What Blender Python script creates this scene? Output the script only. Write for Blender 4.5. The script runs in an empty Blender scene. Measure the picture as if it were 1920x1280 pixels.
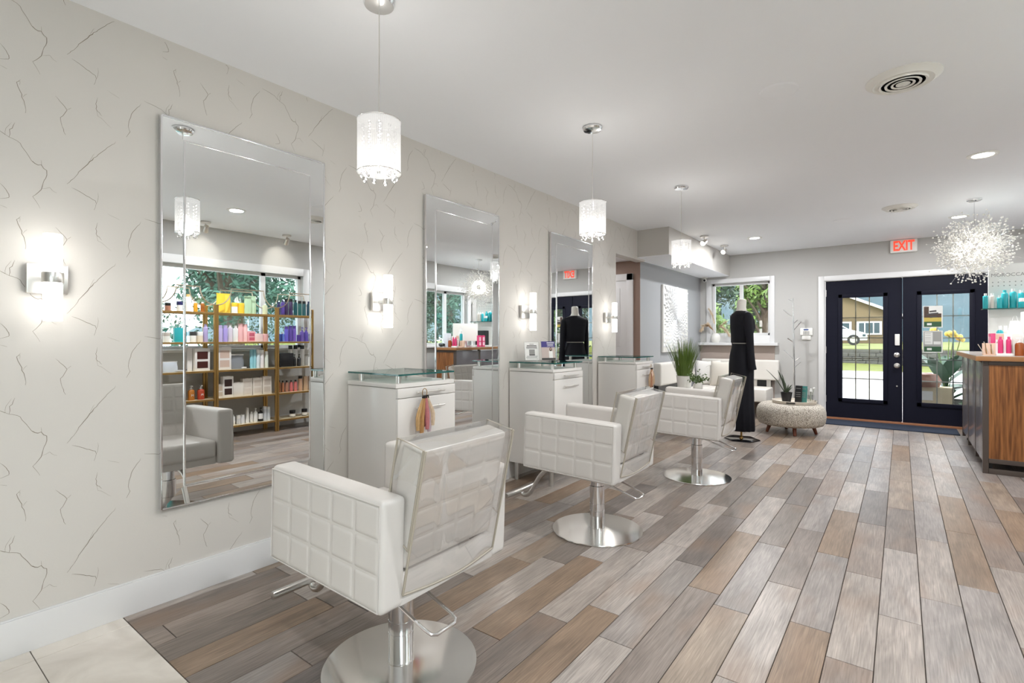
import bpy, bmesh, math, random
from mathutils import Vector, Matrix
rnd = random.Random(11)
PI = math.pi
scn = bpy.context.scene
col = scn.collection

# ------------------------------------------------------------------ camera, world, sun, exposure
YAW = math.atan(730 / 960)
cam = bpy.data.cameras.new('camera'); cam.lens = 18.0; cam.sensor_width = 36.0; cam.shift_y = -7 / 1920
cam.clip_start = 0.02; cam.clip_end = 600
camo = bpy.data.objects.new('camera', cam); col.objects.link(camo)
camo.location = (2.69, 0, 1.21); camo.rotation_euler = (PI / 2, 0, YAW)
scn.camera = camo
vs = scn.view_settings
vs.view_transform = 'Standard'; vs.look = 'None'; vs.gamma = 1.0; vs.use_curve_mapping = False
vs.exposure = 0.62
try:
    scn.cycles.use_denoising = True
    scn.cycles.denoiser = 'OPENIMAGEDENOISE'
    scn.cycles.max_bounces = 12; scn.cycles.diffuse_bounces = 8; scn.cycles.glossy_bounces = 6
    scn.cycles.transparent_max_bounces = 16
    scn.cycles.sample_clamp_indirect = 6.0
    scn.cycles.caustics_reflective = False; scn.cycles.caustics_refractive = False
except Exception:
    pass
w = bpy.data.worlds.new('sky'); scn.world = w; w.use_nodes = True
bg = w.node_tree.nodes['Background']; bg.inputs[0].default_value = (0.95, 0.95, 1.0, 1); bg.inputs[1].default_value = 5.6
sun = bpy.data.lights.new('sun', 'SUN'); sun.energy = 2.0; sun.angle = math.radians(8); sun.color = (1, 0.96, 0.88)
suno = bpy.data.objects.new('sun', sun); col.objects.link(suno)
suno.rotation_euler = Vector((0.25, 0.62, -0.75)).to_track_quat('-Z', 'Y').to_euler()

LAMP_W = 26.0      # each recessed ceiling lamp
TUBE_E = 4.5       # wall lamp glass
SHADE_E = 0.5      # pendant shade

# ------------------------------------------------------------------ colours and materials
def C(r, g, b):
    f = lambda v: (v / 255 / 12.92) if v / 255 <= 0.04045 else ((v / 255 + 0.055) / 1.055) ** 2.4
    return (f(r), f(g), f(b), 1)
M = {}
def mat(name, c, rough=0.5, metal=0.0, var=0.0, vscale=8.0, bump=0.0, bscale=60.0, emit=None, es=0.0, spec=0.5, coat=0.0):
    if name in M: return M[name]
    m = bpy.data.materials.new(name); m.use_nodes = True; nt = m.node_tree; N = nt.nodes; L = nt.links
    b = N['Principled BSDF']
    b.inputs['Base Color'].default_value = c; b.inputs['Roughness'].default_value = rough; b.inputs['Metallic'].default_value = metal
    b.inputs['Specular IOR Level'].default_value = spec; b.inputs['Coat Weight'].default_value = coat
    tc = N.new('ShaderNodeTexCoord')
    if var > 0:
        n = N.new('ShaderNodeTexNoise'); n.inputs['Scale'].default_value = vscale; n.inputs['Detail'].default_value = 4
        L.new(tc.outputs['Object'], n.inputs['Vector'])
        r = N.new('ShaderNodeMapRange'); r.inputs['To Min'].default_value = 1 - var; r.inputs['To Max'].default_value = 1 + var
        L.new(n.outputs['Fac'], r.inputs['Value'])
        x = N.new('ShaderNodeMix'); x.data_type = 'RGBA'; x.blend_type = 'MULTIPLY'; x.inputs['Factor'].default_value = 1
        x.inputs['A'].default_value = c; L.new(r.outputs['Result'], x.inputs['B']); L.new(x.outputs['Result'], b.inputs['Base Color'])
    if bump > 0:
        n = N.new('ShaderNodeTexNoise'); n.inputs['Scale'].default_value = bscale; n.inputs['Detail'].default_value = 3
        L.new(tc.outputs['Object'], n.inputs['Vector'])
        p = N.new('ShaderNodeBump'); p.inputs['Strength'].default_value = bump; p.inputs['Distance'].default_value = 0.004
        L.new(n.outputs['Fac'], p.inputs['Height']); L.new(p.outputs['Normal'], b.inputs['Normal'])
    if emit:
        b.inputs['Emission Color'].default_value = emit; b.inputs['Emission Strength'].default_value = es
    M[name] = m
    return m
def thin_glass(name, tint=(1, 1, 1, 1), rough=0.02, refl=0.06, edge=0.55):
    if name in M: return M[name]
    m = bpy.data.materials.new(name); m.use_nodes = True; nt = m.node_tree; N = nt.nodes; L = nt.links
    N.remove(N['Principled BSDF']); out = N['Material Output']
    t = N.new('ShaderNodeBsdfTransparent'); t.inputs[0].default_value = tint
    g = N.new('ShaderNodeBsdfGlossy'); g.inputs['Roughness'].default_value = rough
    lw = N.new('ShaderNodeLayerWeight'); lw.inputs['Blend'].default_value = 0.25
    r = N.new('ShaderNodeMapRange'); r.inputs['To Min'].default_value = refl; r.inputs['To Max'].default_value = edge
    L.new(lw.outputs['Fresnel'], r.inputs['Value'])
    x = N.new('ShaderNodeMixShader'); L.new(r.outputs['Result'], x.inputs[0]); L.new(t.outputs[0], x.inputs[1]); L.new(g.outputs[0], x.inputs[2])
    L.new(x.outputs[0], out.inputs['Surface']); M[name] = m
    return m

mat('wallpaper', C(209, 205, 199), 0.55, var=0.015, vscale=2.5, bump=0.05, bscale=180)
mat('vein', C(116, 104, 86), 0.5)
mat('vein_faint', C(158, 150, 138), 0.5)
mat('ceiling_paint', C(245, 247, 251), 0.8, var=0.01, vscale=2)
mat('wall_paint', C(188, 187, 184), 0.7, var=0.012, vscale=2)
mat('grey_paint', C(162, 164, 167), 0.5, var=0.012, vscale=2)
mat('taupe_paint', C(170, 156, 147), 0.65, var=0.012, vscale=2)
mat('brown_paint', C(140, 118, 106), 0.65, var=0.012, vscale=2)
mat('soffit_paint', C(190, 187, 182), 0.65, var=0.012, vscale=2)
mat('trim_white', C(222, 222, 222), 0.35)
mat('grout', C(52, 44, 38), 0.9, var=0.1, vscale=30)
mat('white_leather', C(210, 206, 202), 0.38, bump=0.05, bscale=300)
mat('white_lacquer', C(226, 223, 219), 0.28)
mat('gap_dark', C(60, 56, 52), 0.8)
mat('chrome', (0.82, 0.82, 0.83, 1), 0.12, 1.0)
mat('brushed', (0.62, 0.61, 0.59, 1), 0.28, 1.0)
mat('nickel', (0.72, 0.70, 0.67, 1), 0.3, 1.0)
mat('mirror', (0.84, 0.86, 0.86, 1), 0.0, 1.0)
mat('mirror_edge', (0.75, 0.77, 0.78, 1), 0.08, 1.0)
mat('gold', C(176, 140, 84), 0.35, 1.0)
mat('champagne', C(190, 176, 156), 0.3, 1.0)
mat('piping', C(168, 160, 146), 0.5)
mat('door_navy', C(24, 25, 38), 0.5, bump=0.04, bscale=40, spec=0.12)
mat('copper_sill', C(168, 116, 84), 0.4, 0.3)
mat('mat_blue', C(32, 42, 60), 0.95, var=0.3, vscale=200, bump=0.5, bscale=300)
mat('black_cloth', C(12, 13, 22), 0.75, var=0.1, vscale=20, spec=0.3)
mat('mannequin_white', C(226, 222, 214), 0.6)
mat('black_gloss', C(14, 14, 20), 0.12)
mat('black_plastic', C(24, 24, 27), 0.4)
mat('white_plastic', C(236, 235, 230), 0.4)
mat('walnut_leg', C(112, 56, 28), 0.4)
mat('red_leg', C(120, 66, 44), 0.35)
mat('tube_glow', C(255, 252, 246), 0.4, emit=(1, 0.98, 0.95, 1), es=TUBE_E)
mat('lens_glow', C(255, 255, 250), 0.4, emit=(1, 0.97, 0.92, 1), es=14)
mat('bulb_glow', C(255, 250, 235), 0.4, emit=(1, 0.93, 0.8, 1), es=12)
mat('bulb_soft', C(255, 250, 235), 0.4, emit=(1, 0.93, 0.8, 1), es=5)
mat('exit_red', C(235, 60, 40), 0.5, emit=(1, 0.10, 0.05, 1), es=0.5)
mat('leaf_green', C(78, 104, 48), 0.5, var=0.4, vscale=1.5)
mat('leaf_light', C(92, 120, 42), 0.5, var=0.35, vscale=1.5)
mat('leaf_dark', C(40, 64, 38), 0.55, var=0.4, vscale=1.0)
mat('leaf_teal', C(56, 92, 74), 0.55, var=0.4, vscale=0.8)
mat('bark', C(86, 72, 58), 0.9, var=0.3, vscale=10)
mat('grass_blade', C(98, 122, 52), 0.5, var=0.3, vscale=10)
mat('asphalt', C(188, 187, 186), 0.95, var=0.15, vscale=4)
mat('lawn', C(96, 102, 42), 0.95, var=0.35, vscale=2)
mat('stone', C(80, 79, 74), 0.95, var=0.35, vscale=3, bump=0.6, bscale=8)
mat('siding', C(112, 96, 70), 0.8, var=0.08, vscale=3)
mat('roof', C(80, 74, 68), 0.9)
mat('dark_glass', C(60, 74, 80), 0.1)
mat('car_white', C(196, 198, 202), 0.2)
mat('rubber', C(20, 20, 20), 0.7)
mat('hill', C(56, 74, 80), 0.95, var=0.45, vscale=0.35)
thin_glass('pane', (0.93, 0.97, 0.97, 1))
thin_glass('pane_tinted', (0.80, 0.83, 0.83, 1))
thin_glass('pane_teal', (0.88, 0.95, 0.945, 1))
thin_glass('glass_top', (0.86, 0.95, 0.93, 1), refl=0.08, edge=0.7)
thin_glass('vinyl', (0.965, 0.965, 0.955, 1), rough=0.05, refl=0.035, edge=0.5)
thin_glass('acrylic', (0.97, 0.98, 0.98, 1), refl=0.07)
thin_glass('crystal', (0.95, 0.95, 0.95, 1), rough=0.05, refl=0.25, edge=0.9)
mat('glass_edge', C(24, 92, 88), 0.1, spec=0.8)

def planks_material():
    m = bpy.data.materials.new('wood_plank'); m.use_nodes = True; nt = m.node_tree; N = nt.nodes; L = nt.links
    b = N['Principled BSDF']; b.inputs['Roughness'].default_value = 0.37; b.inputs['Specular IOR Level'].default_value = 0.42
    oi = N.new('ShaderNodeObjectInfo'); tc = N.new('ShaderNodeTexCoord')
    sc = N.new('ShaderNodeVectorMath'); sc.operation = 'SCALE'; sc.inputs['Scale'].default_value = 37.0
    cmb = N.new('ShaderNodeCombineXYZ'); L.new(oi.outputs['Random'], cmb.inputs[0]); L.new(oi.outputs['Random'], cmb.inputs[1])
    L.new(cmb.outputs[0], sc.inputs[0])
    add = N.new('ShaderNodeVectorMath'); add.operation = 'ADD'; L.new(tc.outputs['Object'], add.inputs[0]); L.new(sc.outputs[0], add.inputs[1])
    ramp = N.new('ShaderNodeValToRGB'); e = ramp.color_ramp; e.interpolation = 'CONSTANT'
    cols = [(0, C(126, 115, 107)), (0.13, C(162, 152, 144)), (0.27, C(140, 120, 102)), (0.38, C(150, 142, 137)), (0.5, C(118, 109, 104)),
            (0.6, C(150, 135, 121)), (0.72, C(170, 161, 154)), (0.83, C(134, 123, 116)), (0.92, C(146, 133, 124))]
    e.elements[0].position = 0; e.elements[0].color = cols[0][1]; e.elements[1].position = cols[1][0]; e.elements[1].color = cols[1][1]
    for p, c_ in cols[2:]:
        q = e.elements.new(p); q.color = c_
    L.new(oi.outputs['Random'], ramp.inputs[0])
    def streak(vec_scale, scale, detail, lo, hi, dist=0.0):
        mp = N.new('ShaderNodeMapping'); mp.inputs['Scale'].default_value = vec_scale; L.new(add.outputs[0], mp.inputs[0])
        n = N.new('ShaderNodeTexNoise'); n.inputs['Scale'].default_value = scale; n.inputs['Detail'].default_value = detail; n.inputs['Distortion'].default_value = dist
        L.new(mp.outputs[0], n.inputs['Vector'])
        r = N.new('ShaderNodeMapRange'); r.inputs['From Min'].default_value = 0.3; r.inputs['From Max'].default_value = 0.7
        r.inputs['To Min'].default_value = lo; r.inputs['To Max'].default_value = hi; L.new(n.outputs['Fac'], r.inputs['Value'])
        return r.outputs['Result']
    s1 = streak((1, 0.03, 1), 230, 6, 0.74, 1.18, 0.3)
    s2 = streak((1, 0.3, 1), 9, 3, 0.80, 1.16, 0.8)
    s3 = streak((1, 0.07, 1), 60, 5, 0.82, 1.13, 1.2)
    prev = ramp.outputs['Color']
    for s in (s1, s2, s3):
        x = N.new('ShaderNodeMix'); x.data_type = 'RGBA'; x.blend_type = 'MULTIPLY'; x.inputs['Factor'].default_value = 1
        L.new(prev, x.inputs['A']); L.new(s, x.inputs['B']); prev = x.outputs['Result']
    # warm patches inside a plank
    mp = N.new('ShaderNodeMapping'); mp.inputs['Scale'].default_value = (1, 0.35, 1); L.new(add.outputs[0], mp.inputs[0])
    n = N.new('ShaderNodeTexNoise'); n.inputs['Scale'].default_value = 5; L.new(mp.outputs[0], n.inputs['Vector'])
    r = N.new('ShaderNodeMapRange'); r.inputs['From Min'].default_value = 0.52; r.inputs['From Max'].default_value = 0.75; r.inputs['To Max'].default_value = 0.5
    L.new(n.outputs['Fac'], r.inputs['Value'])
    x = N.new('ShaderNodeMix'); x.data_type = 'RGBA'; x.inputs['B'].default_value = C(140, 112, 90); L.new(r.outputs['Result'], x.inputs['Factor']); L.new(prev, x.inputs['A'])
    L.new(x.outputs['Result'], b.inputs['Base Color'])
    bp = N.new('ShaderNodeBump'); bp.inputs['Strength'].default_value = 0.12; bp.inputs['Distance'].default_value = 0.001
    L.new(s1, bp.inputs['Height']); L.new(bp.outputs['Normal'], b.inputs['Normal'])
    M['plank'] = m
planks_material()
def marble_material():
    m = bpy.data.materials.new('marble_tile'); m.use_nodes = True; nt = m.node_tree; N = nt.nodes; L = nt.links
    b = N['Principled BSDF']; b.inputs['Roughness'].default_value = 0.25
    tc = N.new('ShaderNodeTexCoord'); oi = N.new('ShaderNodeObjectInfo')
    add = N.new('ShaderNodeVectorMath'); add.operation = 'ADD'; L.new(tc.outputs['Object'], add.inputs[0]); L.new(oi.outputs['Location'], add.inputs[1])
    n = N.new('ShaderNodeTexNoise'); n.inputs['Scale'].default_value = 3.5; n.inputs['Detail'].default_value = 7; n.inputs['Distortion'].default_value = 1.2
    L.new(add.outputs[0], n.inputs['Vector'])
    rp = N.new('ShaderNodeValToRGB'); e = rp.color_ramp; e.elements[0].position = 0.3; e.elements[0].color = C(206, 198, 188); e.elements[1].position = 0.6; e.elements[1].color = C(232, 226, 217)
    L.new(n.outputs['Fac'], rp.inputs[0]); L.new(rp.outputs['Color'], b.inputs['Base Color']); M['marble'] = m
marble_material()
def oak_material():
    m = bpy.data.materials.new('desk_wood'); m.use_nodes = True; nt = m.node_tree; N = nt.nodes; L = nt.links
    b = N['Principled BSDF']; b.inputs['Roughness'].default_value = 0.4
    tc = N.new('ShaderNodeTexCoord'); mp = N.new('ShaderNodeMapping'); mp.inputs['Scale'].default_value = (1, 1, 0.05); L.new(tc.outputs['Object'], mp.inputs[0])
    n = N.new('ShaderNodeTexNoise'); n.inputs['Scale'].default_value = 70; n.inputs['Detail'].default_value = 5; L.new(mp.outputs[0], n.inputs['Vector'])
    rp = N.new('ShaderNodeValToRGB'); e = rp.color_ramp; e.elements[0].position = 0.35; e.elements[0].color = C(104, 62, 30); e.elements[1].position = 0.68; e.elements[1].color = C(164, 108, 60)
    L.new(n.outputs['Fac'], rp.inputs[0]); L.new(rp.outputs['Color'], b.inputs['Base Color']); M['oak'] = m
oak_material()
def weave_material():
    m = bpy.data.materials.new('tweed'); m.use_nodes = True; nt = m.node_tree; N = nt.nodes; L = nt.links
    b = N['Principled BSDF']; b.inputs['Roughness'].default_value = 0.95
    tc = N.new('ShaderNodeTexCoord'); v = N.new('ShaderNodeTexVoronoi'); v.inputs['Scale'].default_value = 120; L.new(tc.outputs['Object'], v.inputs['Vector'])
    rp = N.new('ShaderNodeValToRGB'); e = rp.color_ramp; e.elements[0].position = 0.25; e.elements[0].color = C(226, 220, 208); e.elements[1].position = 0.7; e.elements[1].color = C(138, 128, 116)
    L.new(v.outputs['Distance'], rp.inputs[0]); L.new(rp.outputs['Color'], b.inputs['Base Color'])
    bp = N.new('ShaderNodeBump'); bp.inputs['Strength'].default_value = 0.5; bp.inputs['Distance'].default_value = 0.004; bp.invert = True
    L.new(v.outputs['Distance'], bp.inputs['Height']); L.new(bp.outputs['Normal'], b.inputs['Normal']); M['tweed'] = m
weave_material()
def disc_material():
    m = bpy.data.materials.new('spun_steel'); m.use_nodes = True; nt = m.node_tree; N = nt.nodes; L = nt.links
    b = N['Principled BSDF']; b.inputs['Base Color'].default_value = (0.72, 0.70, 0.67, 1); b.inputs['Metallic'].default_value = 1; b.inputs['Roughness'].default_value = 0.12
    b.inputs['Anisotropic'].default_value = 0.7
    t = N.new('ShaderNodeTangent'); t.direction_type = 'RADIAL'; t.axis = 'Z'; L.new(t.outputs[0], b.inputs['Tangent']); M['disc'] = m
disc_material()
def shade_material():
    m = bpy.data.materials.new('organza'); m.use_nodes = True; nt = m.node_tree; N = nt.nodes; L = nt.links
    N.remove(N['Principled BSDF']); out = N['Material Output']
    d = N.new('ShaderNodeBsdfDiffuse'); d.inputs[0].default_value = (0.07, 0.07, 0.07, 1)
    tl = N.new('ShaderNodeBsdfTranslucent'); tl.inputs[0].default_value = (0.05, 0.05, 0.049, 1)
    tr = N.new('ShaderNodeBsdfTransparent')
    em = N.new('ShaderNodeEmission'); em.inputs[0].default_value = (1, 0.98, 0.95, 1); em.inputs[1].default_value = SHADE_E
    tc = N.new('ShaderNodeTexCoord'); sx = N.new('ShaderNodeSeparateXYZ'); L.new(tc.outputs['Object'], sx.inputs[0])
    at = N.new('ShaderNodeMath'); at.operation = 'ARCTAN2'; L.new(sx.outputs[1], at.inputs[0]); L.new(sx.outputs[0], at.inputs[1])
    ml = N.new('ShaderNodeMath'); ml.operation = 'MULTIPLY'; ml.inputs[1].default_value = 70; L.new(at.outputs[0], ml.inputs[0])
    sn = N.new('ShaderNodeMath'); sn.operation = 'SINE'; L.new(ml.outputs[0], sn.inputs[0])
    r = N.new('ShaderNodeMapRange'); r.inputs['From Min'].default_value = -1; r.inputs['To Min'].default_value = 0.30; r.inputs['To Max'].default_value = 0.62; L.new(sn.outputs[0], r.inputs['Value'])
    m1 = N.new('ShaderNodeMixShader'); m1.inputs[0].default_value = 0.5; L.new(d.outputs[0], m1.inputs[1]); L.new(tl.outputs[0], m1.inputs[2])
    a = N.new('ShaderNodeAddShader'); L.new(m1.outputs[0], a.inputs[0]); L.new(em.outputs[0], a.inputs[1])
    m2 = N.new('ShaderNodeMixShader'); L.new(r.outputs['Result'], m2.inputs[0]); L.new(a.outputs[0], m2.inputs[1]); L.new(tr.outputs[0], m2.inputs[2])
    L.new(m2.outputs[0], out.inputs['Surface']); M['organza'] = m
shade_material()

# ------------------------------------------------------------------ mesh builder
class MB:
    def __init__(s): s.v = []; s.f = []; s.mi = []; s.cur = 0
    def add(s, vs_, fs_):
        o = len(s.v); s.v += [tuple(p) for p in vs_]; s.f += [tuple(i + o for i in f) for f in fs_]; s.mi += [s.cur] * len(fs_); return s
    def box(s, x0, x1, y0, y1, z0, z1, rot=None, piv=None):
        P = [Vector((x, y, z)) for z in (z0, z1) for y in (y0, y1) for x in (x0, x1)]
        if rot is not None:
            c = Vector(piv) if piv else Vector(((x0 + x1) / 2, (y0 + y1) / 2, (z0 + z1) / 2)); P = [rot @ (p - c) + c for p in P]
        return s.add(P, [(0, 2, 3, 1), (4, 5, 7, 6), (0, 1, 5, 4), (2, 6, 7, 3), (0, 4, 6, 2), (1, 3, 7, 5)])
    def cyl(s, p0, p1, r0, r1=None, n=16, caps=True):
        r1 = r0 if r1 is None else r1
        p0, p1 = Vector(p0), Vector(p1); d = (p1 - p0).normalized(); a = d.orthogonal().normalized(); b = d.cross(a)
        V = []
        for p, r in ((p0, r0), (p1, r1)):
            for i in range(n):
                t = 2 * PI * i / n; V.append(p + (a * math.cos(t) + b * math.sin(t)) * r)
        F = [(i, (i + 1) % n, n + (i + 1) % n, n + i) for i in range(n)]
        if caps: F += [tuple(range(n - 1, -1, -1)), tuple(range(n, 2 * n))]
        return s.add(V, F)
    def tube(s, path, r, n=8, closed=False, caps=True):
        P = [Vector(p) for p in path]; k = len(P); V = []; up = None
        rs = r if isinstance(r, (list, tuple)) else [r] * k
        for i, p in enumerate(P):
            if closed: d = (P[(i + 1) % k] - P[i - 1])
            else: d = P[min(i + 1, k - 1)] - P[max(i - 1, 0)]
            d = d.normalized() if d.length > 1e-9 else Vector((0, 0, 1))
            if up is None: a = d.orthogonal().normalized()
            else:
                a = up - d * up.dot(d); a = a.normalized() if a.length > 1e-6 else d.orthogonal().normalized()
            up = a; b = d.cross(a)
            for j in range(n):
                t = 2 * PI * j / n; V.append(p + (a * math.cos(t) + b * math.sin(t)) * rs[i])
        F = []
        for i in range(k if closed else k - 1):
            i2 = (i + 1) % k
            for j in range(n):
                j2 = (j + 1) % n; F.append((i * n + j, i * n + j2, i2 * n + j2, i2 * n + j))
        if not closed and caps: F += [tuple(range(n - 1, -1, -1)), tuple(range((k - 1) * n, k * n))]
        return s.add(V, F)
    def lathe(s, prof, n=24, c=(0, 0, 0), sx=1, sy=1):
        V = []; k = len(prof)
        for r, z in prof:
            for i in range(n):
                t = 2 * PI * i / n; V.append((c[0] + r * sx * math.cos(t), c[1] + r * sy * math.sin(t), c[2] + z))
        F = []
        for a in range(k - 1):
            for i in range(n):
                i2 = (i + 1) % n; F.append((a * n + i, a * n + i2, (a + 1) * n + i2, (a + 1) * n + i))
        if prof[0][0] > 1e-6: F.append(tuple(range(n - 1, -1, -1)))
        if prof[-1][0] > 1e-6: F.append(tuple(range((k - 1) * n, k * n)))
        return s.add(V, F)
    def grid(s, fn, nu, nv):
        V = [fn(i / nu, j / nv) for j in range(nv + 1) for i in range(nu + 1)]
        F = [(j * (nu + 1) + i, j * (nu + 1) + i + 1, (j + 1) * (nu + 1) + i + 1, (j + 1) * (nu + 1) + i) for j in range(nv) for i in range(nu)]
        return s.add(V, F)
    def prism(s, poly, z0, z1):                       # poly in xy
        n = len(poly); V = [(x, y, z0) for x, y in poly] + [(x, y, z1) for x, y in poly]
        return s.add(V, [tuple(range(n - 1, -1, -1)), tuple(range(n, 2 * n))] + [(i, (i + 1) % n, n + (i + 1) % n, n + i) for i in range(n)])
    def ico(s, c, r, sub=1):
        t = (1 + 5 ** .5) / 2
        V = [Vector(p).normalized() for p in [(-1, t, 0), (1, t, 0), (-1, -t, 0), (1, -t, 0), (0, -1, t), (0, 1, t), (0, -1, -t), (0, 1, -t), (t, 0, -1), (t, 0, 1), (-t, 0, -1), (-t, 0, 1)]]
        F = [(0, 11, 5), (0, 5, 1), (0, 1, 7), (0, 7, 10), (0, 10, 11), (1, 5, 9), (5, 11, 4), (11, 10, 2), (10, 7, 6), (7, 1, 8), (3, 9, 4), (3, 4, 2), (3, 2, 6), (3, 6, 8), (3, 8, 9), (4, 9, 5), (2, 4, 11), (6, 2, 10), (8, 6, 7), (9, 8, 1)]
        for _ in range(sub):
            nF = []; cache = {}
            def mid(a, b):
                k = (min(a, b), max(a, b))
                if k not in cache: cache[k] = len(V); V.append(((V[a] + V[b]) / 2).normalized())
                return cache[k]
            for a, b, c_ in F:
                x, y, z = mid(a, b), mid(b, c_), mid(c_, a); nF += [(a, x, z), (b, y, x), (c_, z, y), (x, y, z)]
            F = nF
        c = Vector(c); rr = r if isinstance(r, (tuple, list)) else (r, r, r)
        return s.add([(c.x + p.x * rr[0], c.y + p.y * rr[1], c.z + p.z * rr[2]) for p in V], F)
    def mesh(s, name, mats, smooth=35, bevel=0, seg=2, fixn=True):
        me = bpy.data.meshes.new(name); me.from_pydata(s.v, [], s.f)
        ms = mats if isinstance(mats, (list, tuple)) else [mats]
        for m in ms: me.materials.append(M[m])
        me.polygons.foreach_set('material_index', s.mi)
        if bevel or fixn:
            bm = bmesh.new(); bm.from_mesh(me)
            if fixn: bmesh.ops.recalc_face_normals(bm, faces=bm.faces)
            if bevel:
                E = [e for e in bm.edges if len(e.link_faces) == 2 and e.calc_face_angle(0) > 0.6]
                bmesh.ops.bevel(bm, geom=E, offset=bevel, segments=seg, affect='EDGES', profile=0.6, clamp_overlap=True)
            bm.to_mesh(me); bm.free()
        if smooth:
            me.polygons.foreach_set('use_smooth', [True] * len(me.polygons)); me.set_sharp_from_angle(angle=math.radians(smooth))
        me.update(); return me
    def build(s, name, mats, parent=None, smooth=35, bevel=0, seg=2, loc=None, fixn=True):
        return link(name, s.mesh(name, mats, smooth, bevel, seg, fixn), parent, loc)
def link(name, me, parent=None, loc=None, rot=None):
    o = bpy.data.objects.new(name, me); col.objects.link(o)
    if parent: o.parent = parent
    if loc: o.location = loc
    if rot: o.rotation_euler = rot
    return o
def tag(o, label, cat, group=None):
    o['label'] = label; o['category'] = cat
    if group: o['group'] = group
    return o
def thing(name, label, cat, loc=(0, 0, 0), rz=0.0, group=None):
    o = bpy.data.objects.new(name, None); col.objects.link(o); o.location = loc; o.rotation_euler = (0, 0, rz)
    o.empty_display_size = 0.05
    return tag(o, label, cat, group)
def struct(o, label=None, cat=None):
    o['kind'] = 'structure'
    if label: o['label'] = label
    if cat: o['category'] = cat
    return o
def dup(o, loc=None, rz=None, label=None, parent=None):
    c = o.copy(); col.objects.link(c); c.parent = parent
    if loc: c.location = loc
    if rz is not None: c.rotation_euler = (0, 0, rz)
    if label: c['label'] = label
    for ch in [x for x in bpy.data.objects if x.parent == o]: dup(ch, parent=c)
    return c
def text(name, body, size, mt, parent, loc, rot, depth=0.001, align='CENTER', sx=1.0, offset=0.0):
    cu = bpy.data.curves.new(name, 'FONT'); cu.body = body; cu.size = size; cu.extrude = depth; cu.align_x = align; cu.align_y = 'CENTER'; cu.resolution_u = 3; cu.offset = offset
    t = bpy.data.objects.new(name + '_tmp', cu); col.objects.link(t); bpy.context.view_layer.update()
    me = bpy.data.meshes.new_from_object(t.evaluated_get(bpy.context.evaluated_depsgraph_get()))
    bpy.data.objects.remove(t); bpy.data.curves.remove(cu)
    me.materials.clear(); me.materials.append(M[mt])
    if sx != 1.0:
        for v_ in me.vertices: v_.co.x *= sx
    return link(name, me, parent, loc, rot)
def rotz(a): return Matrix.Rotation(a, 3, 'Z')
def roty(a): return Matrix.Rotation(a, 3, 'Y')
def rotx(a): return Matrix.Rotation(a, 3, 'X')

# ================================================================== THE SETTING
XR, YF, YB, ZC = 4.2, 9.0, -2.6, 2.58
# ---- floor: grout bed, wood-look planks, marble tiles
fl = MB().box(-1.7, XR + 0.15, YB - 0.15, YF + 0.15, -0.13, -0.004).build('floor', 'grout')
struct(fl, 'floor of grey brown wood planks with pale marble tiles near the camera', 'floor')
PW, PL, PY0 = 0.15, 0.894, 0.745
known = {14: 2.803, 15: 3.354, 16: 3.167, 17: 3.653, 18: 3.057, 19: 5.113, 20: 4.584}
pm = {}
def plank_mesh(wd, ln):
    k = (round(wd, 3), round(ln, 3))
    if k not in pm:
        pm[k] = MB().box(-wd / 2 + .0016, wd / 2 - .0016, -ln / 2 + .0016, ln / 2 - .0016, -0.012, 0).mesh('plank', 'plank', smooth=0, bevel=0.0012, seg=1)
    return pm[k]
npl = 0
for k in range(-1, 28):
    x0 = 0.06 + PW * k; x1 = x0 + PW
    x0 = max(x0, 0.0); x1 = min(x1, XR)
    j = known.get(k, rnd.uniform(0, PL))
    off = (j - PY0) % PL
    ys = [PY0] + ([PY0 + off] if off > 0.05 else [])
    while ys[-1] + PL < YF: ys.append(ys[-1] + PL)
    ys.append(YF)
    for a, b in zip(ys, ys[1:]):
        if b - a < 0.02: continue
        link('plank', plank_mesh(x1 - x0, b - a), fl, ((x0 + x1) / 2, (a + b) / 2, 0)); npl += 1
for yy in (5.6,):   # hallway floor strip
    for k in range(5):
        link('plank', plank_mesh(0.15, PL), fl, (-0.075 - 0.15 * k, 6.0, 0))
tm = MB().box(-0.2935, 0.2935, -0.1475, 0.1475, -0.012, 0).mesh('tile', 'marble', smooth=0, bevel=0.001, seg=1)
ts = MB().box(-0.045, 0.045, -0.1475, 0.1475, -0.012, 0).mesh('tile', 'marble', smooth=0, bevel=0.001, seg=1)
for r in range(11):
    yc = PY0 - 0.149 - 0.2975 * r
    link('tile', ts, fl, (0.053, yc, 0))
    for q in range(7): link('tile', tm, fl, (0.100 + 0.295 + 0.59 * q, yc, 0))
# ---- ceiling
ce = MB().box(-1.7, XR + 0.15, YB - 0.15, YF + 0.15, ZC, ZC + 0.12).build('ceiling', 'ceiling_paint')
struct(ce, 'smooth white flat ceiling with round lamps and vents', 'ceiling')
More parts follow.
